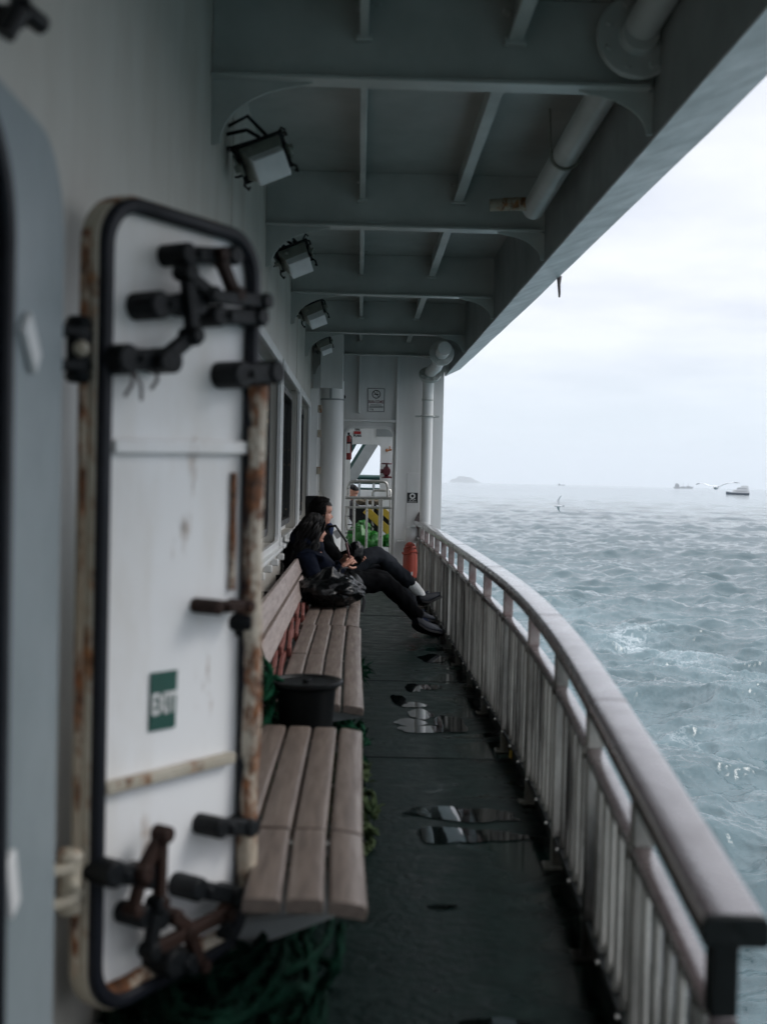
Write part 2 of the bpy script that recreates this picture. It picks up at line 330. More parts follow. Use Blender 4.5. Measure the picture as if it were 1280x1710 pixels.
# ------------------------------------------------------------------ deck
def deck_material():
    m = bpy.data.materials.new('wet_deck_paint'); m.use_nodes = True; nt = m.node_tree; N = nt.nodes; L = nt.links; p = N['Principled BSDF']
    tc = N.new('ShaderNodeTexCoord'); sep = N.new('ShaderNodeSeparateXYZ'); L.new(tc.outputs['Object'], sep.inputs[0])
    mp = N.new('ShaderNodeMapping'); mp.inputs['Scale'].default_value = (1, 1.5, 1); L.new(tc.outputs['Object'], mp.inputs[0])
    n1 = N.new('ShaderNodeTexNoise'); n1.inputs['Scale'].default_value = 1.7; n1.inputs['Detail'].default_value = 4; n1.inputs['Roughness'].default_value = 0.5; n1.inputs['Distortion'].default_value = 0.6; L.new(mp.outputs[0], n1.inputs['Vector'])
    bx = N.new('ShaderNodeMapRange'); L.new(sep.outputs[0], bx.inputs[0]); bx.inputs[1].default_value = 0.2; bx.inputs[2].default_value = 0.7; bx.inputs[3].default_value = -0.2; bx.inputs[4].default_value = 0.19
    ad = N.new('ShaderNodeMath'); ad.operation = 'ADD'; L.new(n1.outputs[0], ad.inputs[0]); L.new(bx.outputs[0], ad.inputs[1])
    pr = N.new('ShaderNodeValToRGB'); L.new(ad.outputs[0], pr.inputs[0]); pr.color_ramp.elements[0].position = 0.56; pr.color_ramp.elements[1].position = 0.72   # puddles
    n2 = N.new('ShaderNodeTexNoise'); n2.inputs['Scale'].default_value = 7; n2.inputs['Detail'].default_value = 8; n2.inputs['Roughness'].default_value = 0.65; L.new(mp.outputs[0], n2.inputs['Vector'])
    c = N.new('ShaderNodeValToRGB'); L.new(n2.outputs[0], c.inputs[0]); e = c.color_ramp.elements
    e[0].position = 0.3; e[0].color = (0.0018, 0.0070, 0.0060, 1); e[1].position = 0.72; e[1].color = (0.0062, 0.0195, 0.0170, 1)
    L.new(c.outputs[0], p.inputs['Base Color'])
    rr = N.new('ShaderNodeMapRange'); L.new(n2.outputs[0], rr.inputs[0]); rr.inputs[1].default_value = 0.3; rr.inputs[2].default_value = 0.7; rr.inputs[3].default_value = 0.26; rr.inputs[4].default_value = 0.6
    mx = N.new('ShaderNodeMixRGB'); L.new(pr.outputs[0], mx.inputs[0]); L.new(rr.outputs[0], mx.inputs[1]); mx.inputs[2].default_value = (0.10,)*3+(1,); sl = N.new('ShaderNodeMapRange'); L.new(pr.outputs[0], sl.inputs[0]); sl.inputs[3].default_value = .22; sl.inputs[4].default_value = .5; L.new(sl.outputs[0], p.inputs['Specular IOR Level']); L.new(mx.outputs[0], p.inputs['Roughness'])
    n3 = N.new('ShaderNodeTexNoise'); n3.inputs['Scale'].default_value = 28; n3.inputs['Detail'].default_value = 6; L.new(tc.outputs['Object'], n3.inputs['Vector'])
    inv = N.new('ShaderNodeMath'); inv.operation = 'SUBTRACT'; inv.inputs[0].default_value = 1; L.new(pr.outputs[0], inv.inputs[1])
    st = N.new('ShaderNodeMath'); st.operation = 'MULTIPLY'; st.inputs[1].default_value = 0.35; L.new(inv.outputs[0], st.inputs[0])
    b = N.new('ShaderNodeBump'); b.inputs['Distance'].default_value = 0.01; L.new(st.outputs[0], b.inputs['Strength']); L.new(n3.outputs[0], b.inputs['Height']); L.new(b.outputs[0], p.inputs['Normal'])
    return m
b = MB(); b.box2((-3.0, YN, -0.12), (1.02, 30, 0))
deck = tag(b.build('deck', deck_material()), kind='structure')
b = MB()
for y in (6.05, 8.4, 12.3):      # raised weld seams across the deck plates
    b.box((0.2, y+random.uniform(-.1, .1), 0.0015), (1.64, 0.010, 0.005))
tag(b.build('deck_weld_seams', M['kerb'], bevel=0.003), kind='structure')
# puddles of rain water standing on the deck beside the rail
pm = mat('standing_water', (0.002, 0.004, 0.004, 1), 0.03, rough_var=0.015, spec=1.0, var=.1)
PUD = [[(.40, 8.05, .055, .16), (.50, 8.1, .10, .10)], [(.28, 7.6, .05, .18), (.36, 7.44, .09, .09), (.40, 7.15, .075, .16), (.33, 6.88, .09, .12), (.38, 6.70, .14, .10), (.56, 6.85, .09, .25)], [(.37, 5.03, .13, .09), (.50, 4.98, .17, .10), (.27, 5.0, .06, .03)], [(.37, 4.70, .13, .11), (.50, 4.70, .18, .09)], [(.38, 3.04, .10, .05), (.46, 3.0, .12, .045)], [(.60, 9.4, .11, .22)], [(.30, 3.9, .05, .02)]]
def puddles():
    b = MB()
    for k, blobs in enumerate(PUD):
        for q, (cx, cy, ax, ay) in enumerate(blobs):
            pts = []
            for i in range(40):
                a = 2*math.pi*i/40; kk = 1+.32*mnoise.noise((math.cos(a)*1.6+k*3.1, math.sin(a)*1.6+q*2.7, .5))+.14*mnoise.noise((math.cos(a)*5+k, math.sin(a)*5, q*1.7))
                pts.append((cx+ax*kk*math.cos(a), cy+ay*kk*math.sin(a), .0035+.0004*q+.00007*k))
            o = len(b.v); b.v += [Vector((cx, cy, .0037+.0004*q+.00007*k))]+[Vector(p) for p in pts]; b.f += [(o, o+1+i, o+1+(i+1) % 40) for i in range(40)]
    return b
tag(puddles().build('puddle_water', pm), kind='structure')
b = MB(); b.box2((1.0, YN, SEA_Z-1), (1.02, 30, -0.125))
tag(b.build('hull_side', M['hull']), kind='structure')

# ------------------------------------------------------------------ deckhouse wall with windows
wall = thing('deckhouse_wall', (WX, 4, 0), 'white painted steel deckhouse wall with a row of tall recessed windows on the left', 'wall')
WIN = [(6.62, 9.2), (9.42, 12.05), (12.3, 14.55)]; WZ0, WZ1 = 0.90, 2.28
DW0, DW1, DZ0, DZ1 = 1.16, 1.82, 0.33, 1.93      # doorway in the wall
b = MB(); T = WX-0.14
b.box2((T, YN, 0), (WX, DW0, CZ)); b.box2((T, DW0, 0), (WX, DW1, DZ0)); b.box2((T, DW0, DZ1), (WX, DW1, CZ))
b.box2((T, DW1, 0), (WX, WIN[0][0], CZ))
b.box2((T, WIN[0][0], 0), (WX, YB, WZ0)); b.box2((T, WIN[0][0], WZ1), (WX, YB, CZ))
ys = [w_ for w__ in WIN for w_ in w__]+[YB]
for i in range(1, len(ys)-1, 2): b.box2((T, ys[i], WZ0), (WX, ys[i+1], WZ1))
b.build('wall_plating', M['wall'], wall)
for y0, y1 in WIN:
    f = lambda u, v: Vector((WX+0.012, u, v))
    fr = MB(); fr.ring(rrect(y0-0.05, y1+0.05, WZ0-0.05, WZ1+0.05, .06, f=f), rrect(y0+0.02, y1-0.02, WZ0+0.02, WZ1-0.02, .05, f=f), (-0.03, 0, 0))
    win = fr.build('window', M['white'], wall, bevel=0.004)
    g = lambda u, v: Vector((WX-0.11, u, v))
    s_ = MB(); s_.ring(rrect(y0+.06, y1-.06, WZ0+.06, WZ1-.06, .09, f=g), rrect(y0+.115, y1-.115, WZ0+.115, WZ1-.115, .07, f=g), (0.045, 0, 0))
    s_.build('seal', M['dirtyseal'], win, bevel=0.006)
    s_ = MB(); s_.box2((WX-0.1385, y0+0.001, WZ0+0.001), (WX-0.112, y1-0.001, WZ1-0.001)); s_.build('window_back_plate', M['white'], win)
    s_ = MB(); s_.box2((WX-0.111, y0+.1, WZ0+.1), (WX-0.105, y1-.1, WZ1-.1)); s_.build('pane', M['glass'], win)
    s_ = MB(); s_.prism([(WX-.1, y0+.01, WZ0-.004), (WX+.045, y0+.01, WZ0-.03), (WX+.045, y0+.01, WZ0-.055), (WX-.1, y0+.01, WZ0-.05)], (0, y1-y0-.02, 0)); s_.build('sill', M['white'], win, bevel=0.004)
for y in np.arange(5.4, 12.5, 0.62): b = MB(); b.box((WX+0.03, y, 0.80), (0.06, 0.035, 0.05)); b.build('wall_stud', M['white'], wall, bevel=0.008)
b = MB(); b.box2((WX, 4.55, 0.07), (WX+0.05, 14, 0.0)); b.build('wall_foot_plate', M['kerb'], wall)
for y in (5.6, 11.4):
    b = MB(); b.box((WX+.002, y, 1.66), (0.006, 0.02, 3.3)); b.build('weld_seam', M['wall'], wall, bevel=0.002)
# dark cabin seen through the doorway
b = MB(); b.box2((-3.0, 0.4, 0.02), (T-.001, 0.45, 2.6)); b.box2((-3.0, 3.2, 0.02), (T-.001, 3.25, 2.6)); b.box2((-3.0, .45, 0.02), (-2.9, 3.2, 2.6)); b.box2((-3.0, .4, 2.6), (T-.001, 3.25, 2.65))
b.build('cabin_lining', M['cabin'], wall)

b = MB(); b.box2((WX+.001, YN, 0.001), (1.0, YN+.05, CZ)); tag(b.build('aft_light_stop', M['white']), 'unseen white panel added behind the viewer to keep light out of the side deck', 'bulkhead')  # added out of view to stop light entering from behind
# doorway frame on the wall
df = thing('doorway_frame', (WX, 1.7, 0), 'blue grey doorway surround with rounded corners and dark gasket at the left edge', 'doorway')
f = lambda u, v: Vector((WX+0.001, u, v))
b = MB(); b.ring(rrect(0.88, 2.27, 0.06, 2.0, .17, 8, f=f), rrect(DW0, DW1, DZ0, DZ1-.03, .16, 8, f=f), (0.06, 0, 0)); b.build('surround_plate', M['grey'], df, bevel=0.012)
f2 = lambda u, v: Vector((WX+0.06, u, v))
b = MB(); b.ring(rrect(DW0-.035, DW1+.035, DZ0-.035, DZ1+.005, .18, 8, f=f2), rrect(DW0, DW1, DZ0, DZ1-.03, .16, 8, f=f2), (0.03, 0, 0)); b.build('gasket', M['gasket'], df, bevel=0.008)
b = MB(); b.bar(on_x(42, 535, WX+.068), on_x(60, 610, WX+.068), 0.05, 0.014, up=(1, 0, 0)); b.build('catch_strip', M['signwhite'], df, bevel=0.004)
b = MB(); b.bar(on_x(14, 1432, WX+.068), on_x(22, 1520, WX+.068), 0.05, 0.014, up=(1, 0, 0)); b.build('catch_strip', M['signwhite'], df, bevel=0.004)

# ------------------------------------------------------------------ open weathertight door leaf
A2 = Vector((-0.545, 2.47, 0)); B2 = Vector((-0.258, 2.93, 0)); DU = (B2-A2).normalized(); DWid = (B2-A2).length
DN = Vector((DU.y, -DU.x, 0)); DZ = Vector((0, 0, 1)); Z0, Z1 = 0.25, 1.99
def D(u, z, n=0.0): return A2+DU*u+DZ*z+DN*n
def dp(px, py, n=0.0): return on_plane(px, py, A2+DN*n, DN)
door = thing('steel_door', (A2.x, A2.y, Z0), 'white weathertight steel door standing open with black rim and rust-streaked right edge', 'door')
fd = lambda n: (lambda u, v: D(u, v, n))
b = MB(); lo = rrect(0.012, DWid-.012, Z0+.012, Z1-.012, .10, 8)
b.prism([D(u, v, -0.022) for u, v in lo], DN*0.008); b.build('panel', M['door'], door, smooth=True)
b = MB(); b.ring(rrect(0, DWid, Z0, Z1, .115, 10, f=fd(-0.05)), rrect(.014, DWid-.014, Z0+.014, Z1-.014, .10, 10, f=fd(-0.05)), DN*0.05); b.build('outer_rim', M['rustyhalf'], door, bevel=0.004)
b = MB(); b.ring(rrect(.006, DWid-.006, Z0+.006, Z1-.006, .11, 10, f=fd(-0.013)), rrect(.036, DWid-.036, Z0+.036, Z1-.036, .085, 10, f=fd(-0.013)), DN*0.032); b.build('gasket', M['gasket'], door, bevel=0.008)
b = MB()   # rust-eaten free edge
b.tube([D(DWid-.012, z, 0.012+0.004*math.sin(z*9)) for z in np.linspace(Z0+.13, 1.62, 24)], [0.025+0.007*mnoise.noise((z*7, 0, 0)) for z in np.linspace(Z0+.13, 1.62, 24)], 8)
b.build('rusty_edge', M['rusty'], door, smooth=True)
b = MB(); b.tube([D(DWid-.07, z, -0.006) for z in np.linspace(1.13, 1.41, 12)], [0.008+.005*mnoise.noise((z*11, 3, 0)) for z in np.linspace(1.13, 1.41, 12)], 8); b.build('rust_strip', M['rusty'], door, smooth=True)
b = MB(); zs = np.linspace(Z0+.1, 1.52, 26); b.tube([D(DWid-.026+.004*mnoise.noise((z*13, 2, 5)), z, .016) for z in zs], [.011+.007*mnoise.noise((z*9, 8, 1)) for z in zs], 8); b.build('rusty_edge', M['rusty'], door, smooth=True)
b = MB(); zs = np.linspace(Z0+.1, 1.9, 26); b.tube([D(.002, z, -.03) for z in zs], [.010+.007*mnoise.noise((z*7, 4, 9)) for z in zs], 8); b.build('rusty_edge', M['rusty'], door, smooth=True)
pa, pb = dp(190, 745), dp(412, 748)
b = MB(); b.bar(pa, pb, 0.03, 0.012, up=DN); b.build('stiffener', M['door'], door, bevel=0.003)
pa, pb = dp(172, 1318), dp(388, 1264)
b = MB(); b.bar(pa, pb, 0.026, 0.024, up=DN); b.build('stiffener', M['rustyhalf'], door, bevel=0.004)['label'] = 'rust-stained lower stiffener'
# bottom gasket corner rust
b = MB(); b.tube([D(u, Z0+.045+.004*mnoise.noise((u*20, 1, 1)), -0.008) for u in np.linspace(.05, DWid-.09, 18)], 0.019, 7); b.build('bottom_rust', M['rusty'], door, smooth=True)
# dogs, links and levers of the closing gear
def dbar(x0, y0, x1, y1, wd, name, m, n=0.035, th=0.024, ends=True):
    p, q = dp(x0, y0, n), dp(x1, y1, n); b = MB(); b.bar(p, q, wd, th, up=DN)
    if ends:
        for e_ in (p, q): b.cyl(e_-DN*(th*.9), e_+DN*(th*.9), wd*0.62, 12)
    return b.build(name, m, door, bevel=0.004)
def dog(x0, y0, x1, y1, wd=0.042, m='dogs'):     # a hand lever on its spindle block
    p, q = dp(x0, y0, 0.03), dp(x1, y1, 0.03); b = MB(); b.bar(p, q, wd, 0.045, up=DN); b.cyl(p-DN*.05, p+DN*.032, wd*.7, 14); b.cyl(q-DN*.04, q+DN*.03, wd*.62, 14)
    dr = (q-p).normalized(); b.box(p+dr*.03+DN*.03, (0.02, 0.02, 0.02)); return b.build('door_dog', M[m], door, bevel=0.005)
dog(300, 425, 380, 428, .036); dog(252, 510, 318, 508, .044); dog(352, 528, 425, 530, .036)
dbar(312, 455, 322, 560, .030, 'link', M['dogs'], .06); dbar(365, 425, 392, 492, .028, 'link', M['dogrust'], .05); dbar(308, 455, 352, 492, .03, 'link', M['dogs'], .062)
dbar(348, 495, 440, 503, .030, 'lever', M['dogs'], .06, .02); dbar(318, 562, 268, 604, .034, 'link', M['dogs'], .055); dog(200, 600, 275, 602, .046)
dog(390, 626, 450, 622, .046); dog(350, 1013, 405, 1012, .026, 'dogrust'); dog(356, 1380, 408, 1380, .036)
dog(178, 1456, 240, 1462, .042); dbar(236, 1458, 272, 1392, .03, 'link', M['dogrust'], .055); dbar(270, 1395, 266, 1505, .024, 'link', M['dogrust'], .06)
dbar(236, 1465, 222, 1520, .024, 'link', M['dogrust'], .045)
dog(318, 1482, 385, 1494, .040); dog(228, 1528, 258, 1532, .036); dbar(262, 1510, 250, 1588, .03, 'link', M['dogs'], .06)
dbar(250, 1588, 312, 1558, .028, 'link', M['dogrust'], .058); dbar(312, 1558, 378, 1524, .03, 'link', M['dogrust'], .058); dbar(288, 1530, 318, 1552, .03, 'lever', M['dogrust'], .05); dog(278, 1606, 312, 1604, .046)
dbar(316, 1560, 336, 1612, .026, 'link', M['dogrust'], .05); dbar(378, 1526, 376, 1560, .02, 'link', M['dogs'], .04)
b = MB()
for x0, x1, y1 in ((222, 208, 662), (224, 236, 668), (262, 252, 650)):
    p, q = dp(x0, 620, .03), dp(x1, y1, .02); b.tube([p, (p+q)/2+DN*.01, q], .004, 6)
b.build('loose_cord', M['midrail'], door)
b = MB()  # dog tips poking past the free edge
for px, py in ((452, 625), (428, 1380), (415, 1040)): p = dp(px-20, py, 0.0); b.cyl(p-DN*.03, p+DU*.035+DN*.02, 0.022, 10); b.box(p+DU*.03-DN*.01, (.03, .03, .07))
b.build('dog_tip', M['dogs'], door, bevel=0.004)
for (px, py, m_) in ((147, 588, 'dogs'), (112, 1470, 'rustyhalf')):
    p = D(-.028, dp(px+30, py).z, -.02); b = MB()
    b.cyl(p-DZ*.05, p+DZ*.05, .024, 14); b.cyl(p+DZ*.05, p+DZ*.068, .03, 14, .02); b.cyl(p-DZ*.068, p-DZ*.05, .02, 14, .03)
    for s_ in (-1, 1): b.bar(p+DZ*.034*s_, Vector((WX+.002, p.y-.04, p.z+.034*s_)), .05, .02); b.bar(p+DZ*.03*s_, D(.05, p.z+.03*s_, -.03), .03, .02)
    b.build('hinge', M[m_], door, bevel=0.004)
    b = MB(); b.ball(p+DN*.02-DU*.012, .017); b.build('hinge_pin', M['rustyhalf'], door, smooth=True)
# exit sticker
q = [dp(251, 1124, -.012), dp(295, 1118, -.012), dp(291, 1214, -.012), dp(248, 1222, -.012)]
b = MB(); b.prism(q, DN*0.003); ex = b.build('exit_sign', M['exitgreen'], door)
ctr = sum(q, Vector())/4+DN*0.0045
text('EXIT', (q[0]-q[3]).length*.50, M['signwhite'], ex, ctr-DZ*.008, (q[1]-q[0]), DZ, sx=0.62, bold=.002)

# ------------------------------------------------------------------ overhead deck: plate, beams, stiffeners, edge girder
over = thing('overhead_deck', (0.3, 6, CZ), 'painted steel deck overhead with transverse beams, stiffeners and bright outer edge girder', 'deck overhead')
def edge_out(y): return interp([(-12, 1.46), (5, 1.445), (10, 1.40), (15.6, 1.315), (18, 1.27)], y)
def edge_in(y): return interp([(-6, 1.16), (5, 1.155), (15.6, 1.11), (18, 1.08)], y)
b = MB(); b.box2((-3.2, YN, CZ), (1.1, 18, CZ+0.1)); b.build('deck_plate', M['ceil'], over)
ysg = np.linspace(YN, 16.0, 70)
jz = lambda y: 0.006*mnoise.noise((y*1.3, 0, 0))
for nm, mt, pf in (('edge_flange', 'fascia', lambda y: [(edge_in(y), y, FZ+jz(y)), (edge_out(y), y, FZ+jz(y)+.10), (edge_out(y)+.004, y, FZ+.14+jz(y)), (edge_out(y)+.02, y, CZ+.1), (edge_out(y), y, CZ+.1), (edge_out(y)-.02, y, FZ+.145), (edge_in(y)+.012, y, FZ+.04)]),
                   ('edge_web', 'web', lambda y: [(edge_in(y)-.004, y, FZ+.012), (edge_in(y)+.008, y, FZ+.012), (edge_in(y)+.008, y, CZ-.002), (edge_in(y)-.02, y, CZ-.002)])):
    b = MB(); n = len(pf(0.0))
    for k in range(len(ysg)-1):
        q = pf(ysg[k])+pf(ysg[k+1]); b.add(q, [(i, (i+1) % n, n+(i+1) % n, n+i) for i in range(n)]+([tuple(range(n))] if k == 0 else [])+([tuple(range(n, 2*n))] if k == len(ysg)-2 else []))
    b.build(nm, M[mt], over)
b = MB(); b.box2((1.09, YN, CZ+.001), (1.5, 16, CZ+.098)); b.build('deck_lip', M['ceil'], over)
def arcpts(c, e1, e2, r1, r2, n=8): return [Vector(c)+Vector(e1)*(r1*math.cos(R(90*k/n)))+Vector(e2)*(r2*math.sin(R(90*k/n))) for k in range(n+1)]
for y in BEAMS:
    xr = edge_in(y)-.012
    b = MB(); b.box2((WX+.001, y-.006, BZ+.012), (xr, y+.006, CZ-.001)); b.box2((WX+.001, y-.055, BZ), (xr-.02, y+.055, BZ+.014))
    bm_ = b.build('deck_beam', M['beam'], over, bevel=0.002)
    # knee at the wall: concave curved plate
    L1, H1 = 0.40, 0.26
    pts = [Vector((WX+.001, y-.004, BZ)), Vector((WX+L1, y-.004, BZ))]
    for k in range(1, 10):
        a = R(90*k/9); pts.append(Vector((WX+L1-(L1-.03)*math.sin(a), y-.004, BZ-.012-(H1-.02)*(1-math.cos(a)))))
    pts.append(Vector((WX+.001, y-.004, BZ-H1)))
    k_ = MB(); k_.prism(pts, (0, .008, 0)); k_.tube([p-Vector((0, -.004, 0)) for p in pts[1:-1]], .006, 6); k_.build('knee_bracket', M['beam'], bm_)
    L2, H2 = 0.30, BZ-FZ-.005
    pts = [Vector((xr, y-.004, BZ)), Vector((xr-L2, y-.004, BZ))]
    for k in range(1, 10):
        a = R(90*k/9); pts.append(Vector((xr-L2+(L2-.02)*math.sin(a), y-.004, BZ-.012-(H2-.015)*(1-math.cos(a)))))
    pts.append(Vector((xr, y-.004, FZ+.01)))
    k_ = MB(); k_.prism(pts, (0, .008, 0)); k_.tube([p-Vector((0, -.004, 0)) for p in pts[1:-1]], .005, 6); k_.build('knee_bracket', M['beam'], bm_)
    if y > 3:
        for x_ in (-.02, .58):
            k_ = MB(); k_.cyl((x_+.05, y-.007, CZ-.03), (x_+.05, y-.02, CZ-.03), .016, 10); k_.build('end_clip', M['beam'], bm_, smooth=True)
for x_, hh, fl in ((-.02, .165, .035), (.58, .165, .06)):
    for i in range(len(BEAMS)-1):
        y0, y1 = BEAMS[i]+.008, BEAMS[i+1]-.008
        b = MB(); b.box2((x_-.005, y0, CZ-hh), (x_+.005, y1, CZ-.001))
        b.box2((x_-fl/2, y0, CZ-hh-.012), (x_+fl/2, y1, CZ-hh))
        b.box((x_, y1-.02, CZ-hh-.012), (fl+.03, .04, .03)); b.box((x_-fl*.6, y1-.03, CZ-hh+.1), (.03, .05, .022))
        b.build('stiffener', M['beam'], over, bevel=0.005)
for i in (3, 4):
    b = MB(); b.box((0.38+i*.02, BEAMS[i]+1.3, CZ-.012), (.035, .3, .022)); b.build('conduit_clip', M['pipe'], over, bevel=.004)
# hanging hook on the girder edge
hk = on_z(933, 466, 2.892); b = MB(); b.tube([hk+Vector((0, 0, .02)), hk+Vector((.0, 0, -.04)), hk+Vector((.004, .0, -.10)), hk+Vector((.006, .01, -.13))], [.02, .012, .01, .007], 8)
tag(b.build('drip_hook', M['midrail'], smooth=True), 'small dark red hook hanging from the outer edge of the overhead deck', 'hook')
b = MB(); p = on_x(40, 28, WX+.05)
for a, c in (((8, 58), (34, 12)), ((34, 12), (70, 42)), ((30, -20), (36, 14))): b.tube([on_x(*a, WX+.05), on_x(*c, WX+.07)], .017, 8)
b.cyl(p, Vector((WX, p.y, p.z)), .02, 10)
tag(b.build('wall_hook', M['black'], smooth=True), 'black forked hook on the wall above the grey doorway', 'hook')

# ------------------------------------------------------------------ pipes
pr_ = 0.068
pipe = thing('drain_pipe', (1.0, 6, 3.1), 'white overhead pipe with bolted flange running along the outer edge between the near beams', 'pipe')
y_end = 7.15; pe = on_y(890, 348, y_end); pst = on_y(1062, 60, 4.8); dr = (pe-pst).normalized()
b = MB(); b.cyl(pst-dr*3.2, pe, pr_, 20); b.cyl(pe, pe+dr*.03, pr_, 20, pr_*.6); b.build('pipe_run', M['pipe'], pipe, smooth=True)
def flange(c, ax, r, parent, n=8):
    b = MB(); b.lathe([(r*.45, -.05), (r*.5, -.02), (r, -.018), (r, .018), (r*.5, .02), (r*.48, .05)], c, ax, 28); fl = b.build('flange', M['pipe'], parent, bevel=.003)
    q = Vector((0, 0, 1)).rotation_difference(Vector(ax).normalized()); b = MB()
    for k in range(n):
        a = 2*math.pi*(k+.5)/n; p = Vector(c)+q @ Vector((r*.78*math.cos(a), r*.78*math.sin(a), 0)); t_ = Vector(ax).normalized(); b.cyl(p-t_*.035, p+t_*.035, r*.1, 6)
    b.build('bolts', M['dogs'] if False else M['pipe'], fl)
flange(on_y(1065, 62, 4.74), dr, .165, pipe)
b = MB(); s0 = pe-dr*.08; b.tube([s0, s0+Vector((-.12, 0, -.0)), s0+Vector((-.27, .01, -.01))], [.042, .04, .036], 14); b.build('branch', M['rustyhalf'], pipe, smooth=True)
b = MB(); hp = on_y(945, 250, 6.2); hc = pst+dr*((6.2-pst.y)/dr.y)
b.tube([hc+Vector((math.cos(a)*(pr_+.008), 0, math.sin(a)*(pr_+.008))) for a in np.linspace(R(-200), R(20), 14)], .009, 6); b.cyl(hc+Vector((-pr_-.008, 0, .02)), Vector((hc.x-pr_-.02, hc.y, CZ)), .005, 6); b.build('hanger', M['lamp'], pipe, smooth=True)

dpipe = thing('down_pipe', (.86, 15.3, 0), 'white vertical drain pipe with flanged elbow at the right of the end bulkhead', 'pipe')
cx_ = on_y(713, 700, 15.35).x; zt = on_y(712, 622, 15.3).z
f1 = on_y(737, 590, 13.1)
pts = [f1-Vector((0, .5, 0)), f1, Vector((cx_+.06, 14.7, zt+.02)), Vector((cx_+.02, 15.15, zt-.0)), Vector((cx_, 15.3, zt-.12)), Vector((cx_, 15.33, zt-.3)), Vector((cx_, 15.33, .02))]
b = MB(); b.tube(pts, .072, 20); b.build('pipe_run', M['white'], dpipe, smooth=True)
flange(f1, (0.02, 1, -.06), .135, dpipe); flange(Vector((cx_+.01, 15.2, zt-.04)), (0, .7, -.7), .14, dpipe)
b = MB(); zc_ = on_y(712, 695, 15.33).z; b.tube([Vector((cx_+.085*math.cos(a), 15.33+.085*math.sin(a), zc_)) for a in np.linspace(0, 2*math.pi, 20)], .011, 6); b.box((cx_-.12, 15.4, zc_), (.06, .12, .02)); b.box((cx_+.12, 15.4, zc_), (.06, .12, .02)); b.build('clamp', M['pipe'], dpipe)
b = MB(); b.lathe([(.074, 0), (.078, .005), (.078, .02), (.074, .025)], (cx_, 15.33, zt-.36), n=20); b.build('coupling', M['pipe'], dpipe)

colx = on_y(553, 760, 14.9).x
colm = thing('ventilation_trunk', (colx, 14.9, 0), 'white round ventilation trunk with square box at its top beside the end bulkhead', 'trunk')
zt2 = on_y(553, 650, 14.9).z; b = MB(); b.cyl((colx, 14.9, 0), (colx, 14.9, zt2+.1), .142, 32); b.build('round_trunk', M['white'], colm, smooth=True)
b = MB(); b.box2((colx-.15, 14.72, zt2), (colx+.125, 15.1, BZ+.2)); b.build('top_box', M['white'], colm, bevel=.006)
b = MB(); b.lathe([(.143, 0), (.149, .004), (.149, .016), (.143, .02)], (colx, 14.9, zt2-.14), n=32); b.box((colx-.02, 14.75, zt2-.05), (.03, .02, .16)); b.build('clamp_band', M['bracket'], colm)

# ------------------------------------------------------------------ end bulkhead
bk = thing('end_bulkhead', (.3, YB, 0), 'white steel bulkhead with stiffeners and an open doorway at the end of the side deck', 'bulkhead')
P = lambda px, py, y=YB: on_y(px, py, y)
ox0, ox1 = P(577, 800).x, P(654, 800).x; oz1 = P(616, 716).z; oz0 = 0.22; bx1 = P(738, 760).x
b = MB(); th_ = .02
outer = [(WX, 0), (bx1, 0), (bx1, FZ+.02), (edge_in(YB), FZ+.02), (edge_in(YB)-.02, CZ), (WX, CZ)]
bmq = bmesh.new()
def face_with_hole(outer, inner, y, mname, parent, nm, th):
    bm = bmesh.new(); vo = [bm.verts.new((x, y, z)) for x, z in outer]; vi = [bm.verts.new((x, y, z)) for x, z in inner]
    ed = [bm.edges.new((vo[i], vo[(i+1) % len(vo)])) for i in range(len(vo))]+[bm.edges.new((vi[i], vi[(i+1) % len(vi)])) for i in range(len(vi))]
    bmesh.ops.triangle_fill(bm, use_beauty=True, use_dissolve=False, edges=ed)
    r = bmesh.ops.extrude_face_region(bm, geom=bm.faces[:]); bmesh.ops.translate(bm, vec=(0, th, 0), verts=[g for g in r['geom'] if isinstance(g, bmesh.types.BMVert)])
    m_ = MB(); bm.verts.index_update(); m_.v = [v.co.copy() for v in bm.verts]; m_.f = [tuple(v.index for v in f.verts) for f in bm.faces]; bm.free()
    return m_.build(nm, M[mname], parent)
inner = rrect(ox0, ox1, oz0, oz1, .1, 6)
face_with_hole(outer, inner, YB, 'white', bk, 'bulkhead_plating', th_)
fb = lambda u, v: Vector((u, YB-.03, v))
b = MB(); b.ring(rrect(ox0-.035, ox1+.03, oz0-.03, oz1+.03, .12, 6, f=fb), rrect(ox0, ox1, oz0, oz1, .1, 6, f=fb), (0, .029, 0)); b.build('door_coaming', M['white'], bk, bevel=.004)
for px, py0, py1 in ((601, 606, 690), (664, 606, 990)):
    t0, t1 = P(px, py0), P(px, py1); b = MB(); b.box2((t0.x-.012, YB-.075, max(t1.z, 0.01)), (t0.x+.012, YB-.001, BZ+.3)); b.box((t0.x+.012, YB-.06, t0.z-.12), (.02, .02, .26)); b.build('stiffener', M['white'], bk, bevel=.004)
t0, t1 = P(571, 702), P(662, 704); b = MB(); b.box2((t0.x, YB-.075, t0.z-.014), (t1.x, YB-.0012, t0.z+.014)); b.build('stiffener', M['white'], bk, bevel=.004)
t0 = P(700, 790); b = MB(); b.box2((t0.x-.16, YB-.006, .3), (t0.x+.14, YB-.001, t0.z)); b.build('patch_plate', M['white'], bk, bevel=.003)
b = MB(); b.cyl(P(573, 663)-Vector((0, .03, 0)), P(573, 663), .03, 12); b.build('plug', M['black'], bk)

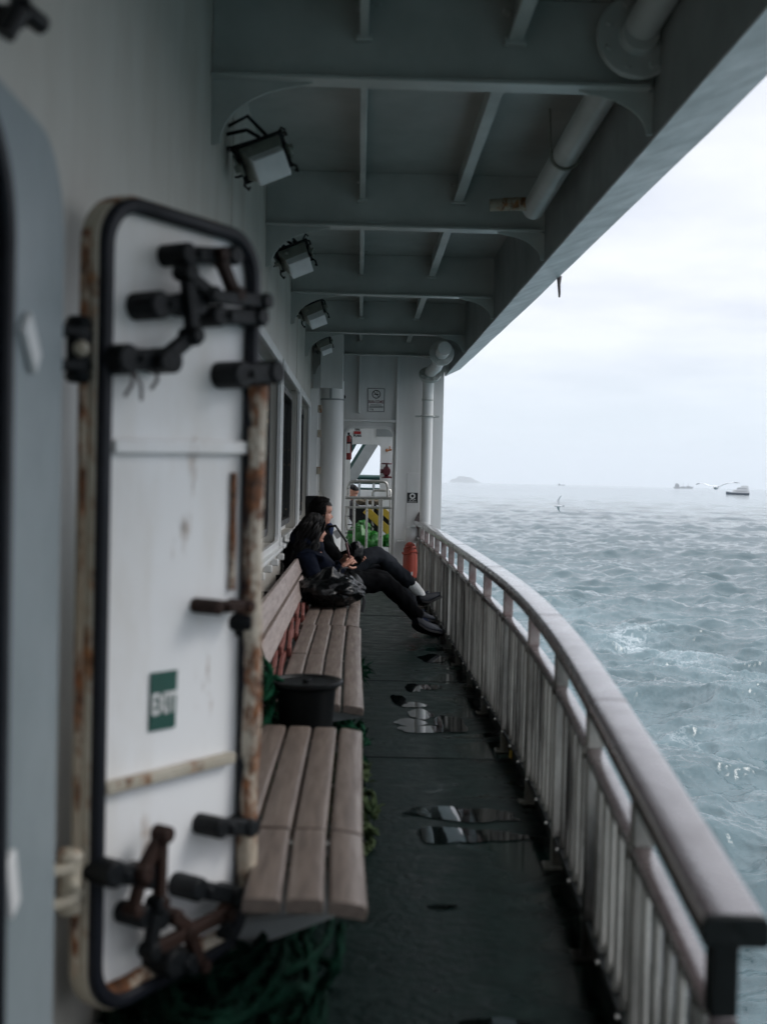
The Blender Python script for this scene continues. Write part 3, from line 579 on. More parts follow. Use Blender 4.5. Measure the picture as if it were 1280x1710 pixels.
def sign(name, x0, y0, x1, y1, y, m, label):
    a, c = on_y(x0, y0, y), on_y(x1, y1, y); t = thing(name, ((a.x+c.x)/2, y, (a.z+c.z)/2), label, 'sign')
    b = MB(); b.box2((a.x, y-.008, c.z), (c.x, y, a.z)); b.build('board', M[m], t, bevel=.002); return t, (a.x+c.x)/2, (a.z+c.z)/2, c.x-a.x, a.z-c.z
X, Z_ = Vector((1, 0, 0)), Vector((0, 0, 1)); ys_ = YB-.0015
t, sx_, sz_, sw, sh = sign('no_smoking_sign', 613, 647, 642.5, 689, ys_, 'signwhite', 'white no smoking sign with black lettering high on the end bulkhead')
yf = ys_-.0095
b = MB(); fr_ = lambda u, v: Vector((sx_+u, yf, sz_+v)); b.ring(rrect(-sw*.46, sw*.46, -sh*.47, sh*.47, .004, 2, f=fr_), rrect(-sw*.43, sw*.43, -sh*.45, sh*.45, .003, 2, f=fr_), (0, .002, 0)); b.build('border', M['signblack'], t)
cz_ = sz_+sh*.23; r_ = sw*.235; b = MB(); cf = lambda rr: [Vector((sx_+rr*math.cos(a), yf, cz_+rr*math.sin(a))) for a in np.linspace(0, 2*math.pi, 28, endpoint=False)]
b.ring(cf(r_), cf(r_*.82), (0, .002, 0)); b.bar((sx_-r_*.6, yf, cz_+r_*.6), (sx_+r_*.6, yf, cz_-r_*.6), .008, .003, up=(0, 1, 0)); b.bar((sx_-r_*.5, yf+.0012, cz_), (sx_+r_*.55, yf+.0012, cz_), .002, .012); b.tube([(sx_+r_*.3, yf, cz_+.02), (sx_+r_*.1, yf, cz_+.03), (sx_+r_*.3, yf, cz_+.045)], .004, 5); b.build('symbol', M['signblack'], t)
text('SIGARA İÇİLMEZ', .052, M['signtextred'], t, (sx_, yf-.0005, sz_-sh*.08), X, Z_, sx=.5, bold=.001)
b = MB()
for k, (wl, zz) in enumerate(((.62, -.2), (.78, -.255), (.78, -.305))): b.box((sx_, yf, sz_+sh*zz), (sw*wl, .002, .006))
b.box((sx_-sw*.26, yf, sz_-sh*.37), (sw*.24, .002, .006)); b.box((sx_-sw*.18, yf, sz_-sh*.4), (.006, .002, .022)); b.build('fine_print', M['signblack'], t)
t, sx_, sz_, sw, sh = sign('lifebuoy_sign', 679.5, 822.5, 697, 840, ys_, 'signblack', 'small black square sign with white lifebuoy symbol on the end bulkhead')
yf = ys_-.0095; b = MB(); cz_ = sz_+sh*.17; cf = lambda rr: [Vector((sx_+rr*math.cos(a), yf, cz_+rr*math.sin(a))) for a in np.linspace(0, 2*math.pi, 24, endpoint=False)]
b.ring(cf(sw*.27), cf(sw*.13), (0, .002, 0)); b.tube([(sx_-.04+k*.01, yf, sz_-sh*.2-.008*math.sin(k*1.6)) for k in range(9)], .004, 5); b.box((sx_, yf, sz_-sh*.4), (sw*.8, .002, .006)); b.build('symbol', M['signwhite'], t)

# ------------------------------------------------------------------ beyond the doorway
Y2 = 17.4
bk2 = thing('inner_bulkhead', (.2, Y2, 0), 'second white bulkhead with open doorway to the sky, seen through the end doorway', 'bulkhead')
i0, i1 = on_y(585, 770, Y2).x, on_y(634.5, 770, Y2).x; iz = on_y(610, 742, Y2).z
vx0, vx1, vz0, vz1 = on_y(628, 724, Y2).x, on_y(658, 724, Y2).x, on_y(640, 729, Y2).z, on_y(640, 717, Y2).z
outer2 = [(WX, 0), (bx1, 0), (bx1, CZ), (WX, CZ)]
face_with_hole(outer2, rrect(i0, i1, 0.25, iz, .05, 4), Y2, 'white', bk2, 'bulkhead_plating', .02)
b = MB(); b.prism([(vx0, Y2-.012, vz0), (vx1+.1, Y2-.012, vz0), (vx1+.1, Y2-.012, vz1+.05), (vx0, Y2-.012, vz1+.05)], (0, .01, 0)); b.build('vent_grille', M['bracket'], bk2)
b = MB(); b.box2((WX-.1, YB+.02, 0), (WX, Y2+2, CZ)); b.build('passage_side', M['white'], bk2)
t, sx_, sz_, sw, sh = sign('fire_plan_sign', 590.5, 720, 602.5, 725, Y2-.002, 'signred', 'red fire plan plate with black lettering over the inner doorway')
text('FIRE', .05, M['signblack'], t, (sx_, Y2-.004, sz_+sh*.5+.026), X, Z_, sx=.85, bold=.0015); text('PLAN', .05, M['signblack'], t, (sx_, Y2-.004, sz_-sh*.5-.026), X, Z_, sx=.95, bold=.0015)
# fire hose cabinet on the left jamb
fx = thing('fire_extinguisher', on_y(581.5, 768, YB+.25), 'dark red fire extinguisher strapped beside the end doorway', 'extinguisher')
a, c = on_y(577, 727, YB+.25), on_y(586, 768, YB+.25); mx_ = (a.x+c.x)/2
b = MB(); b.lathe([(.03, 0), (.045, .015), (.045, .26), (.03, .31), (.012, .325)], (mx_, YB+.25, c.z), n=18); b.build('cylinder', M['red'], fx, smooth=True)
b = MB(); b.box((mx_, YB+.25, c.z+.345), (.03, .07, .03)); b.tube([(mx_, YB+.23, c.z+.34), (mx_+.04, YB+.2, c.z+.3), (mx_+.045, YB+.2, c.z+.12)], .008, 6); b.build('valve', M['black'], fx)
b = MB(); b.box((mx_+.002, YB+.204, c.z+.15), (.045, .004, .12)); b.build('paper_label', M['signwhite'], fx)
b = MB(); b.lathe([(.047, 0), (.047, .014)], (mx_, YB+.25, c.z+.22), n=18); b.build('strap', M['black'], fx)
# hydrant valve
hy = thing('fire_hydrant', on_y(644, 792, Y2-.12), 'maroon hydrant valve with handwheel on the inner bulkhead', 'hydrant'); hc = on_y(645, 787, Y2-.12)
b = MB(); b.ball(hc, (.06, .07, .075)); b.cyl(hc, hc+Vector((-.09, -.02, 0)), .03); b.cyl(hc+Vector((0, -.06, 0)), hc+Vector((0, -.1, 0)), .05, 16); b.cyl(hc, hc+Vector((0, .12, 0)), .035); b.build('valve_body', M['hydrant'], hy, smooth=True)
b = MB(); b.cyl(hc+Vector((0, 0, .05)), hc+Vector((0, 0, .1)), .018); b.lathe([(.075, 0), (.08, .01), (.075, .02)], hc+Vector((0, 0, .1)), n=18); b.build('handwheel', M['hydrant'], hy, smooth=True)
b = MB(); b.lathe([(.08, 0), (.085, .012), (.05, .03)], hc+Vector((.01, 0, -.1)), n=18); b.build('lower_flange', M['hydrant'], hy, smooth=True)
b = MB(); q = on_y(648, 752, Y2-.04); b.cyl(q, q+Vector((.05, 0, .01)), .012, 8); b.ball(q+Vector((-.02, 0, 0)), .024); b.tube([q+Vector((.02, 0, .01)), q+Vector((.02, 0, .06))], .008, 6)
tag(b.build('brass_tap', mat('brass', (.45, .19, .09, 1), .4, metal=.5), smooth=True), 'small copper coloured tap on the inner bulkhead above the hydrant', 'tap')
# sloping stair beyond
st = thing('outer_stair', on_y(585, 800, 19.5), 'grey and dark green sloping stair beyond the inner doorway', 'stair')
for nm, x0, x1, yy, m_, wd in (('stringer', 602, 660, 19.6, 'bracket', .2), ('stringer', 590, 648, 19.4, 'greensteel', .05), ('stringer', 575, 625, 19.8, 'greensteel', .12)):
    p0 = on_y(x0-18, 800, yy); p1 = on_y(x1-14, 700, yy); p0 = p0+(p0-p1)*.2; b = MB(); b.bar(p0, p1, .06, wd, up=(1, 0, -.6)); b.build(nm, M[m_], st, bevel=.004)
# far guard rail with green top
gr = thing('stern_rail', on_y(610, 960, 21), 'dark green topped guard rail across the open deck beyond the inner doorway', 'railing')
b = MB(); zt3 = on_y(610, 797, 21).z; b.cyl((-.5, 21, zt3), (1.0, 21, zt3), .045, 10); b.build('top_rail', M['greensteel'], gr, smooth=True)
for zz in (zt3-.1, zt3-.2, zt3-.55): b = MB(); b.cyl((-.5, 21, zz), (1.0, 21, zz), .02, 8); b.build('rail_bar', M['greensteel'], gr, smooth=True)
for k in range(7): b = MB(); b.cyl((-.5+k*.25, 21, 0), (-.5+k*.25, 21, zt3), .024, 8); b.build('post', M['bracket'], gr, smooth=True)
b = MB(); b.box2((-.5, 21.3, 0), (1.0, 21.33, zt3-.22))
for k in range(16): b.box((-.5+k*.1, 21.29, (zt3-.22)/2), (.025, .02, zt3-.22))
tag(b.build('windbreak_panel', M['white']), 'white ribbed windbreak panel behind the dark green topped guard rail', 'panel')
# stainless gate in the doorway
gate = thing('stainless_gate', on_y(616, 975, 16.2), 'stainless tube gate with upright bars just beyond the end doorway', 'gate'); gy = 16.2
def gt(name, pts, r=.02): b = MB(); b.tube([on_y(px, py, gy) for px, py in pts], r, 8); return b.build(name, M['steel'], gate, smooth=True)
gt('top_loop', [(581, 832), (581, 812), (584, 806), (590, 804), (640, 804), (645, 807), (647, 814), (647, 832)], .019)
gt('cross_bar', [(574, 831), (654, 832)], .021); gt('cross_bar', [(574, 847), (654, 848)], .017)
for px in (591, 612, 633.5, 637): gt('upright', [(px+.5, 833), (px-1.5, 955)], .017)
gt('lower_loop', [(579, 848), (578, 876), (580, 884), (588, 885)], .017)
for px in (575, 651): gt('hinge_post', [(px, 832), (px-1, 965)], .012)
for py in (862, 876, 890): b = MB(); b.cyl(on_y(574, py, gy+.03), on_y(590, py, gy+.03), .007, 6); b.build('thin_bar', M['dogs'], gate)
g2 = thing('inner_rail', on_y(640, 960, 16.8), 'short stainless handrail loop behind the gate', 'railing')
b = MB(); b.tube([on_y(px, py, 16.8) for px, py in ((622, 835), (622, 823), (626, 819), (652, 819), (652, 829))], .018, 8); b.build('loop', M['steel'], g2, smooth=True)
b = MB(); b.cyl(on_y(622, 835, 16.8), on_y(621, 975, 16.8), .016, 8); b.build('post', M['steel'], g2, smooth=True)
# gangway with yellow sides
gw = thing('gangway', on_y(620, 900, 16.7), 'folded black gangway with yellow side boards leaning behind the gate', 'gangway')
for nm, a, c, m_, wd in (('side_board', (610, 851), (650, 888), 'yellow', .11), ('side_board', (632, 846), (662, 874), 'yellow', .09), ('tread_bed', (618, 846), (660, 886), 'black', .14)):
    b = MB(); yy = 16.75 if nm == 'side_board' else 16.85; b.bar(on_y(*a, yy), on_y(*c, yy), .04, wd, up=(.6, 0, .8)); b.build(nm, M[m_], gw, bevel=.005)
b = MB(); b.bar(on_y(605, 862, 16.7), on_y(648, 905, 16.7), .03, .02, up=(.6, 0, .8)); b.build('edge_rail', M['black'], gw)
def blob(c, r, seed, n=22, m=14, amp=.3, sc=4.0):
    b = MB(); b.ball(c, r, n, m); c = Vector(c)
    for i, v in enumerate(b.v):
        d = v-c; k = 1+amp*mnoise.noise(d*sc/max(r if not isinstance(r, (int, float)) else (r,))+Vector((seed, seed*2, 0))); b.v[i] = c+d*k
    return b
gb = [(600, 898, .17, .16), (617, 903, .2, .14), (606, 881, .11, .09), (650, 903, .12, .1)]
for k, (px, py, rx, rz) in enumerate(gb):
    lab = ['green net bag low behind the gate at left', 'largest green net bag behind the gate middle bars', 'small green net bag on top of the pile behind the gate', 'green net bag behind the gate at far right'][k]
    b = blob(on_y(px, py, 16.55+.04*k), (rx, .15, rz), k*3.1, amp=.45, sc=3.5); tag(b.build('green_bag', M['greenbag'], smooth=True), lab, 'bag', 'green bags behind the gate')
b = MB()
for px in (597, 613, 650): c_ = on_y(px, 930, 16.6); b.box((c_.x, 16.65, c_.z*.5), (.16, .2, max(.1, c_.z)))
tag(b.build('storage_locker', M['greensteel'], bevel=.02), 'dark green deck locker carrying the green bags behind the gate', 'locker')

# ------------------------------------------------------------------ items by the bulkhead foot
ob = thing('life_jacket_cover', on_y(684, 965, 15.2), 'orange cover bag strapped to the end bulkhead beside the railing', 'cover')
oc = on_y(683.5, 936, 15.2); hw, hh = .09, .235
b = MB(); b.lathe([(.045, -hh), (.085, -hh+.02), (.092, -hh*.6), (.09, 0), (.085, hh*.45), (.07, hh*.75), (.05, hh*.92), (.015, hh)], oc, n=18)
for i, v in enumerate(b.v): a = math.atan2(v.y-oc.y, v.x-oc.x); v.x = oc.x+(v.x-oc.x)*(1+.08*math.cos(5*a)); v.y = oc.y+(v.y-oc.y)*.75
b.build('cover', M['orange'], ob, smooth=True)
b = MB()
for zz in (.1, .15, .19): b.tube([(oc.x+(.092-.02*(zz-.1)/.05)*math.cos(a), oc.y+.075*math.sin(a), oc.z+zz-.02*math.sin(a*2)) for a in np.linspace(R(180), R(360), 12)], .011, 6)
b.build('strap', M['orange'], ob, smooth=True)
b = MB(); b.box((oc.x+.03, oc.y-.072, oc.z-.16), (.022, .006, .045)); b.build('paper_tag', M['signwhite'], ob)
wb = on_y(686, 893, 15.4); b = MB(); b.lathe([(.07, -.1), (.08, -.09), (.08, .075), (.06, .1), (.02, .105)], wb, n=20); b.cyl(wb+Vector((-.02, -.075, .08)), wb+Vector((-.02, -.085, .08)), .008, 8)
tag(b.build('white_canister', M['signwhite'], smooth=True), 'white canister on the bulkhead just above the orange cover bag', 'canister')
b = MB(); q = on_y(685, 905, 15.4); b.box((q.x-.03, 15.5, q.z), (.28, .16, .02)); tag(b.build('canister_shelf', M['white'], bevel=.004), 'small white shelf bracket under the white canister', 'shelf')
q = on_y(664, 944, 15.45); b = MB()
for k in range(3): b.box((q.x, 15.5, q.z-.03*k), (.12-.01*k, .1, .018))
b.cyl(q, q+Vector((0, 0, .03)), .015, 8); tag(b.build('bollard_fitting', M['white'], bevel=.004), 'small white stacked deck fitting at the bulkhead foot left of the orange cover', 'fitting')

# ------------------------------------------------------------------ guard rail along the ship's side
RX = [(1.0, .595), (1.9, .628), (2.9, .675), (4.2, .745), (5.6, .782), (7.5, .785), (9.1, .782), (12.7, .778), (15.5, .765)]
RZ = [(1.0, .62), (1.9, .70), (2.6, .765), (3.3, .815), (4.4, .87), (5.7, .905), (7.5, .92), (9.4, .92), (13.8, .905), (15.5, .89)]
rx = lambda y: smooth_interp(RX, y); rz = lambda y: smooth_interp(RZ, y)
Y0R, Y1R = 1.93, 15.5
rail = thing('guard_rail', (.75, 8, 0), 'weathered curved guard rail with broad handrail and close upright bars along the deck edge', 'railing')
JOIN = [Y0R, 3.28, 4.75, 6.9, 9.2, 11.4, 13.4, Y1R]
def sweep(prof, y0, y1, zf, n):   # prof in (x,z) offsets
    b = MB(); k = len(prof); ys2 = np.linspace(y0, y1, n); 
    for y in ys2:
        for dx_, dz_ in prof: b.v.append(Vector((rx(y)+dx_, y, zf(y)+dz_)))
    for i in range(n-1):
        for j in range(k): b.f.append((i*k+j, i*k+(j+1) % k, (i+1)*k+(j+1) % k, (i+1)*k+j))
    b.f.append(tuple(range(k))); b.f.append(tuple((n-1)*k+j for j in reversed(range(k)))); return b
capp = [(-.050, -.052), (-.055, -.042), (-.055, -.014), (-.049, -.004), (-.038, 0), (.041, 0), (.051, -.004), (.057, -.014), (.057, -.042), (.052, -.052)]
for a, c in zip(JOIN, JOIN[1:]): sweep(capp, a, c-.006, rz, max(6, int((c-a)*8))).build('handrail', M['cap'], rail, smooth=True)
for y in JOIN[1:-1]: sweep([(dx_*1.03, dz_*1.03+.001) for dx_, dz_ in capp], y-.02, y+.014, rz, 2).build('handrail_joint', M['cap'], rail, smooth=True)
sweep([(a_*1.01+.0, c_*1.01+.0005) for a_, c_ in capp], Y0R-.012, Y0R+.004, rz, 2).build('handrail_end_shade', M['kerb'], rail, bevel=.004)  # near end face coloured dark to stand for its shade
midz = lambda y: rz(y)-.215
midp = [(-.026, -.014), (.026, -.014), (.026, .012), (.018, .016), (-.018, .016), (-.026, .012)]
sweep(midp, Y0R+.05, Y1R, midz, 90).build('mid_bar', M['midrail'], rail, bevel=.004)
BOT = .105
sweep([(-.016, -.01), (.016, -.01), (.016, .012), (-.016, .012)], Y0R+.05, Y1R, lambda y: BOT, 90).build('bottom_bar', M['kerb'], rail, bevel=.003)
posts = [2.0, 2.72, 3.5, 4.33, 5.2, 6.2, 7.2, 8.15, 9.1, 10.0, 10.9, 11.8, 12.7, 13.6, 14.5, 15.4]
for y in posts:
    b = MB(); b.box2((rx(y)-.022, y-.016, 0), (rx(y)+.022, y+.016, midz(y)-.014)); b.box((rx(y), y, .006), (.10, .08, .012))
    p_ = b.build('post', M['rail'] if y > 2.1 else M['kerb'], rail, bevel=.004)
    b = MB(); b.box2((rx(y)-.024, y-.020, midz(y)+.014), (rx(y)+.024, y+.020, rz(y)-.048)); b.build('post_head', M['posthead'] if 4.8 < y else (M['rail'] if y > 2.1 else M['kerb']), p_, bevel=.004)
    b = MB(); b.cyl((rx(y)-.02, y, midz(y)), (rx(y)-.034, y, midz(y)), .018, 10); b.build('bolt_cap', M['rail'], p_)
y = Y0R+.13; nb = 0; rnd = random.Random(3); rest = MB()
while y < Y1R-.05:
    if min(abs(y-p) for p in posts) > .035:
        b = MB() if nb < 98 else rest; n0 = len(b.v); ben = rnd.uniform(-.008, .008)
        b.tube([(rx(y), y, BOT+.012), (rx(y), y, .3), (rx(y), y, midz(y)-.014)], .0105, 10)
        for v in b.v[n0:]:
            if v.z < .3: v.y += ben
        if nb < 98: b.build('baluster', M['rail'], rail, smooth=True)
        nb += 1
    y += .118
rest.build('far_balusters', M['rail'], rail, smooth=True)['kind'] = 'stuff'
for k in range(40):
    yy = 2.2+k*.33; b = MB(); b.cyl((rx(yy)-.016, yy, BOT+.004), (rx(yy)-.024, yy, BOT+.004), .008, 8); b.build('bolt', M['steel'], rail, smooth=True)
# return of the rail at the far end
b = MB(); ze = rz(15.5); p0 = Vector((rx(15.48), 15.48, ze-.022)); b.bar(p0, p0+Vector((.07, .1, .12)), .11, .05); b.bar(p0+Vector((.07, .1, .12)), p0+Vector((.12, .1, .14)), .11, .05); b.build('handrail_return', M['cap'], rail, bevel=.012)
# near end block of the handrail and its post is the first post
# waterway kerb beyond the rail, with drain gaps
b = MB(); ky = [-12, 2.0, 3.45, 4.5, 6.1, 7.1, 9.0, 11.7, 15.5]
for a, c in zip(ky, ky[1:]):
    n = 8; yy2 = np.linspace(a+.0, c-(.07 if c in (4.5, 6.1, 9.0) else 0), n)
    for k in range(n-1):
        y0, y1 = yy2[k], yy2[k+1]; q = []
        for y in (y0, y1): q += [Vector((rx(max(y, 1.9))+.018, y, -.01)), Vector((rx(max(y, 1.9))+.10, y, -.01)), Vector((rx(max(y, 1.9))+.10, y, BOT+.05)), Vector((rx(max(y, 1.9))+.018, y, BOT+.045))]
        b.add(q, [(0,1,5,4), (1,2,6,5), (2,3,7,6), (3,0,4,7), (0,3,2,1), (4,5,6,7)])
tag(b.build('waterway_kerb', M['kerb']), kind='structure')
for yy in (4.46, 6.05):
    b = MB(); b.box((rx(yy)+.03, yy, .035), (.05, .05, .07), taper=.5); tag(b.build('scupper_light_block', M['yellow'], bevel=.006), 'small yellow block coloured as scupper light under the guard rail, '+('the nearer one' if yy < 5 else 'the farther one beside the zigzag puddle'), 'scupper', 'yellow scupper light blocks')  # yellow blocks stand for the light coming through the drain gaps

# ------------------------------------------------------------------ benches
SX = [-.307, -.210, -.113, -.012]
def bench(name, y0, joints, y1, label, back0):
    t = thing(name, (-.15, y0, 0), label, 'bench')
    seg = [y0]+joints+[y1]
    for k in range(len(seg)-1):
        for j, sx in enumerate(SX):
            a, c = seg[k], seg[k+1]-(.03 if y0 < 3 and k == 0 else .016 if k < len(seg)-2 else 0); a = max(a, 3.0) if (j == 0 and y0 < 3) else a; dj = 0.012*math.sin(k*1.9+1)
            b = MB(); n = 5; prof = [(-.043, -.036), (.043, -.036), (.044, -.012), (.040, -.003), (.032, 0), (-.032, 0), (-.040, -.003), (-.044, -.012)]
            for i in range(n):
                tt = i/(n-1); y = a+(c-a)*tt
                for (u, v) in prof:
                    tilt = R(-9) if j == 3 else R(random.uniform(-.3, .3))*0
                    uu = u*math.cos(tilt)-v*math.sin(tilt); vv = u*math.sin(tilt)+v*math.cos(tilt)
                    b.v.append(Vector((sx+uu+(dj*(tt if k % 2 else 1-tt)), y, .45+vv-(.006 if j == 3 else 0)+.003*math.sin(k*2+j))))
            m8 = 8
            for i in range(n-1):
                for q in range(m8): b.f.append((i*m8+q, i*m8+(q+1) % m8, (i+1)*m8+(q+1) % m8, (i+1)*m8+q))
            b.f.append(tuple(range(m8))); b.f.append(tuple((n-1)*m8+q for q in reversed(range(m8))))
            b.build('seat_slat', M['slat'], t, bevel=.003)
        if True:
            for j, (bx_, bz_) in enumerate(((-.475, .70), (-.435, .57))):
                a, c = max(seg[k], back0), seg[k+1]-.008
                if c <= a: continue
                b = MB(); rt = Matrix.Rotation(R(17), 3, 'Y').to_3x3(); b.box((bx_, (a+c)/2, bz_), (.035, c-a, .115), Matrix.Rotation(R(-17), 3, 'Y')); b.build('back_slat', M['backslat'], t, bevel=.008)
    for y in [y0+.06]+[jj for jj in joints]+[y1-.08]:
        if y < 2.8:
            y = 3.0; b = MB(); b.prism([(WX, y-.02, .10), (WX, y-.02, .225), (-.04, y-.02, .318), (-.03, y-.02, .312), (-.04, y-.02, .300), (-.30, y-.02, .20)], (0, .012, 0)); b.prism([(WX, y-.008, .225), (WX, y+.06, .225), (-.04, y+.06, .318), (-.04, y-.008, .318)], (0, 0, .006)); b.box2((-.2, y-.005, .28), (-.15, y+.03, .41)); b.box2((-.08, y-.005, .30), (-.05, y+.03, .41)); b.build('seat_bracket', M['bracket'], t); continue
        b = MB(); b.prism([(WX, y-.006, .24), (WX, y-.006, .402), (.02, y-.006, .402), (.02, y-.006, .385), (-.30, y-.006, .33)], (0, .012, 0)); b.box2((WX, y-.03, .398), (.02, y+.03, .4105)); b.build('seat_bracket', M['bracket'], t)
    for y in [back0+.03]+[jj for jj in joints if jj > back0]:
        b = MB(); b.prism([(-.50, y-.03, .76), (-.475, y-.03, .76), (-.40, y-.03, .50), (-.425, y-.03, .48)], (0, .03, 0)) if y == back0+.03 else None
        b.box2((WX, y-.02, .60), (-.47, y+.02, .66)); b.build('back_bracket', M['dogs'], t, bevel=.003)
    return t
bench('slatted_bench', 2.68, [3.25], 4.58, 'nearest brown slatted bench fixed to the wall beside the open door', 2.95)
bench('slatted_bench', 5.03, [6.5, 7.8, 9.15, 10.5, 11.9], 13.2, 'long brown slatted bench on which the two women sit', 5.55)

# bucket
bc = on_z(508, 1153, .585); bc = Vector((bc.x, 4.81, 0))
bu = thing('black_bucket', (bc.x, bc.y, 0), 'black plastic bucket standing between the two benches', 'bucket')
b = MB(); b.lathe([(.095, .30), (.1, .302), (.118, .55), (.132, .57), (.145, .575), (.147, .588), (.14, .592), (.130, .586), (.112, .55), (.092, .315)], bc, n=36); b.build('bucket_body', M['black'], bu, smooth=True)
b = MB(); b.lathe([(.001, .574), (.131, .574), (.128, .580), (.001, .577)], bc, n=36); b.cyl(bc+Vector((0, 0, .575)), bc+Vector((0, 0, .592)), .014, 10); b.build('lid', M['black'], bu, smooth=True)
b = MB(); b.box((bc.x, bc.y, .155), (.2, .2, .29)); tag(b.build('bucket_stand', M['kerb'], bevel=.02), 'dark box carrying the black bucket between the benches', 'box')

# rope heaps
def rope(b, pts, r, twist=9.0):
    # 3-strand twisted rope along smoothed points
    P_ = [Vector(p) for p in pts]; S = []
    for i in range(len(P_)-1):
        p0, p1, p2, p3 = P_[max(i-1, 0)], P_[i], P_[i+1], P_[min(i+2, len(P_)-1)]
        for k in range(10):
            t = k/10; S.append(.5*((2*p1)+(-p0+p2)*t+(2*p0-5*p1+4*p2-p3)*t*t+(-p0+3*p1-3*p2+p3)*t**3))
    S.append(P_[-1]); o = len(b.v); n = 12; prev = None; L_ = 0
    for i, p in enumerate(S):
        t = (S[min(i+1, len(S)-1)]-S[max(i-1, 0)]); t = t.normalized() if t.length > 1e-8 else Vector((0, 0, 1))
        if i: L_ += (p-S[i-1]).length
        if prev is None: a = Vector((0, 0, 1)) if abs(t.z) < .9 else Vector((1, 0, 0)); u = (a-t*a.dot(t)).normalized()
        else: u = (prev-t*prev.dot(t)).normalized()
        prev = u; v = t.cross(u)
        for k in range(n):
            an = 2*math.pi*k/n; rr = r*(.82+.24*math.cos(3*(an+L_*twist/r*.045)))*(1+.15*mnoise.noise(p*60+Vector((k, 0, 0)))); b.v.append(p+(u*math.cos(an)+v*math.sin(an))*rr)
    for i in range(len(S)-1):
        for k in range(n): b.f.append((o+i*n+k, o+i*n+(k+1) % n, o+(i+1)*n+(k+1) % n, o+(i+1)*n+k))
def heap(name, lab, c, ext, top, n, r, seed, m, extra=(), parent=None, zr=None):
    rn = random.Random(seed); b = MB(); c = Vector(c)
    for k in range(n):
        a0 = rn.uniform(0, 6.28); pts = []; cx, cy = c.x+rn.uniform(-.4, .4)*ext[0], c.y+rn.uniform(-.4, .4)*ext[1]
        R1, R2 = ext[0]*rn.uniform(.3, .75), ext[1]*rn.uniform(.3, .75)
        for i in range(11):
            a = a0+i*.62; x = cx+R1*math.cos(a)+rn.uniform(-.02, .02); y = cy+R2*math.sin(a)+rn.uniform(-.03, .03)
            dd = min(1, ((x-c.x)/ext[0])**2*.5+((y-c.y)/ext[1])**2*.5); z = max(r, (k+.5)/n*top*(1-.55*dd)+rn.uniform(-.025, .035)); z = min(z, zr(x, y)-r) if zr else z
            pts.append((min(max(x, WX+r), .12), y, max(z, r)))
        rope(b, pts, r)
    for e_ in extra: rope(b, e_, r)
    return tag(b.build(name, m, smooth=True), lab, 'rope')
# frayed fibres for the heaps
def fray(b, pts, n, ln, seed):
    rn = random.Random(seed)
    for k in range(n):
        p = Vector(rn.choice(pts)); d = Vector((rn.gauss(0, 1), rn.gauss(0, 1), rn.gauss(0, .7))).normalized(); q = p+d*ln*rn.uniform(.3, 1); s = d.cross(Vector((rn.random(), rn.random(), 1))).normalized()*.0025
        b.add([p-s, p+s, (p+q)/2+s+Vector((0, 0, .01)), q, (p+q)/2-s+Vector((0, 0, .01))], [(0, 1, 2, 3, 4)])
h1 = heap('rope_heap', 'bright green rope heaped between the benches behind the black bucket', (-.42, 4.85, 0), (.17, .34), .66, 44, .0125, 11, M['netgreen'], extra=[[(-.3, 5.12, .1), (-.1, 4.95, .14), (.03, 4.92, .3), (.0, 4.78, .36), (-.06, 4.7, .2)], [(-.36, 4.62, .55), (-.33, 4.68, .64), (-.40, 4.78, .68), (-.5, 4.72, .6)]])
h2 = heap('rope_heap', 'pale green old rope end bulging past the far end of the nearest bench', (.0, 4.52, 0), (.085, .15), .34, 16, .012, 5, M['oldrope'], zr=lambda x, y: .41)
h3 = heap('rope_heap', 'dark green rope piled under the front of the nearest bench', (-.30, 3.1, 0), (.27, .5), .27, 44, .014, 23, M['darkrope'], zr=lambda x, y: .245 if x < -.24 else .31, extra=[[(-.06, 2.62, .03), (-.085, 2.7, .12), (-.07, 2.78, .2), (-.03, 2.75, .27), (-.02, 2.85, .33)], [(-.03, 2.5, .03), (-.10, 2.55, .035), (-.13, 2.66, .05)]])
h4 = heap('rope_heap', 'green rope ends showing under the near end of the long bench', (-.05, 5.25, 0), (.13, .22), .36, 16, .012, 31, M['netgreen'], zr=lambda x, y: .41)
b = MB(); c_ = on_z(617, 1132, .25); fray(b, [(c_.x-.05+random.uniform(-.02, .02), c_.y+random.uniform(-.05, .05), .3+random.uniform(-.05, .05)) for k in range(10)], 120, .1, 2)
tag(b.build('net_tuft', M['netgreen']), 'small green net tuft sticking out under the long bench edge', 'net')
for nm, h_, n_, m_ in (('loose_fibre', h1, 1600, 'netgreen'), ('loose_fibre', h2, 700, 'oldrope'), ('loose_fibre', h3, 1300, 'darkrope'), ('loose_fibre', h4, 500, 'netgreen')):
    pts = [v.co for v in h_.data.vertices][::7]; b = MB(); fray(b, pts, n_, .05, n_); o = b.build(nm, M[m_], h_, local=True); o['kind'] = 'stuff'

# flaked red fire hose behind the seat
hs = thing('fire_hose', (-.4, 6.6, .45), 'brick red flat fire hose flaked between the long bench seat and its backrest', 'hose')
rn = random.Random(4)
for k in range(3):
    for s_ in range(5):
        b = MB(); y0 = 5.5+s_*.78+k*.1; pts = []
        for i in range(9):
            t_ = i/8; pts.append(Vector((-.455+k*.04+.014*math.sin(t_*3.1+k), y0+t_*.8, .475-.02*k+.028*math.sin(t_*math.pi)*(1 if s_ % 2 else -.4)+.02*(s_ % 2))))
        for i in range(8): b.bar(pts[i], pts[i+1]+(pts[i+1]-pts[i])*.1, .024, .055)
        b.build('hose_fold', M['hose'], hs, bevel=.006)

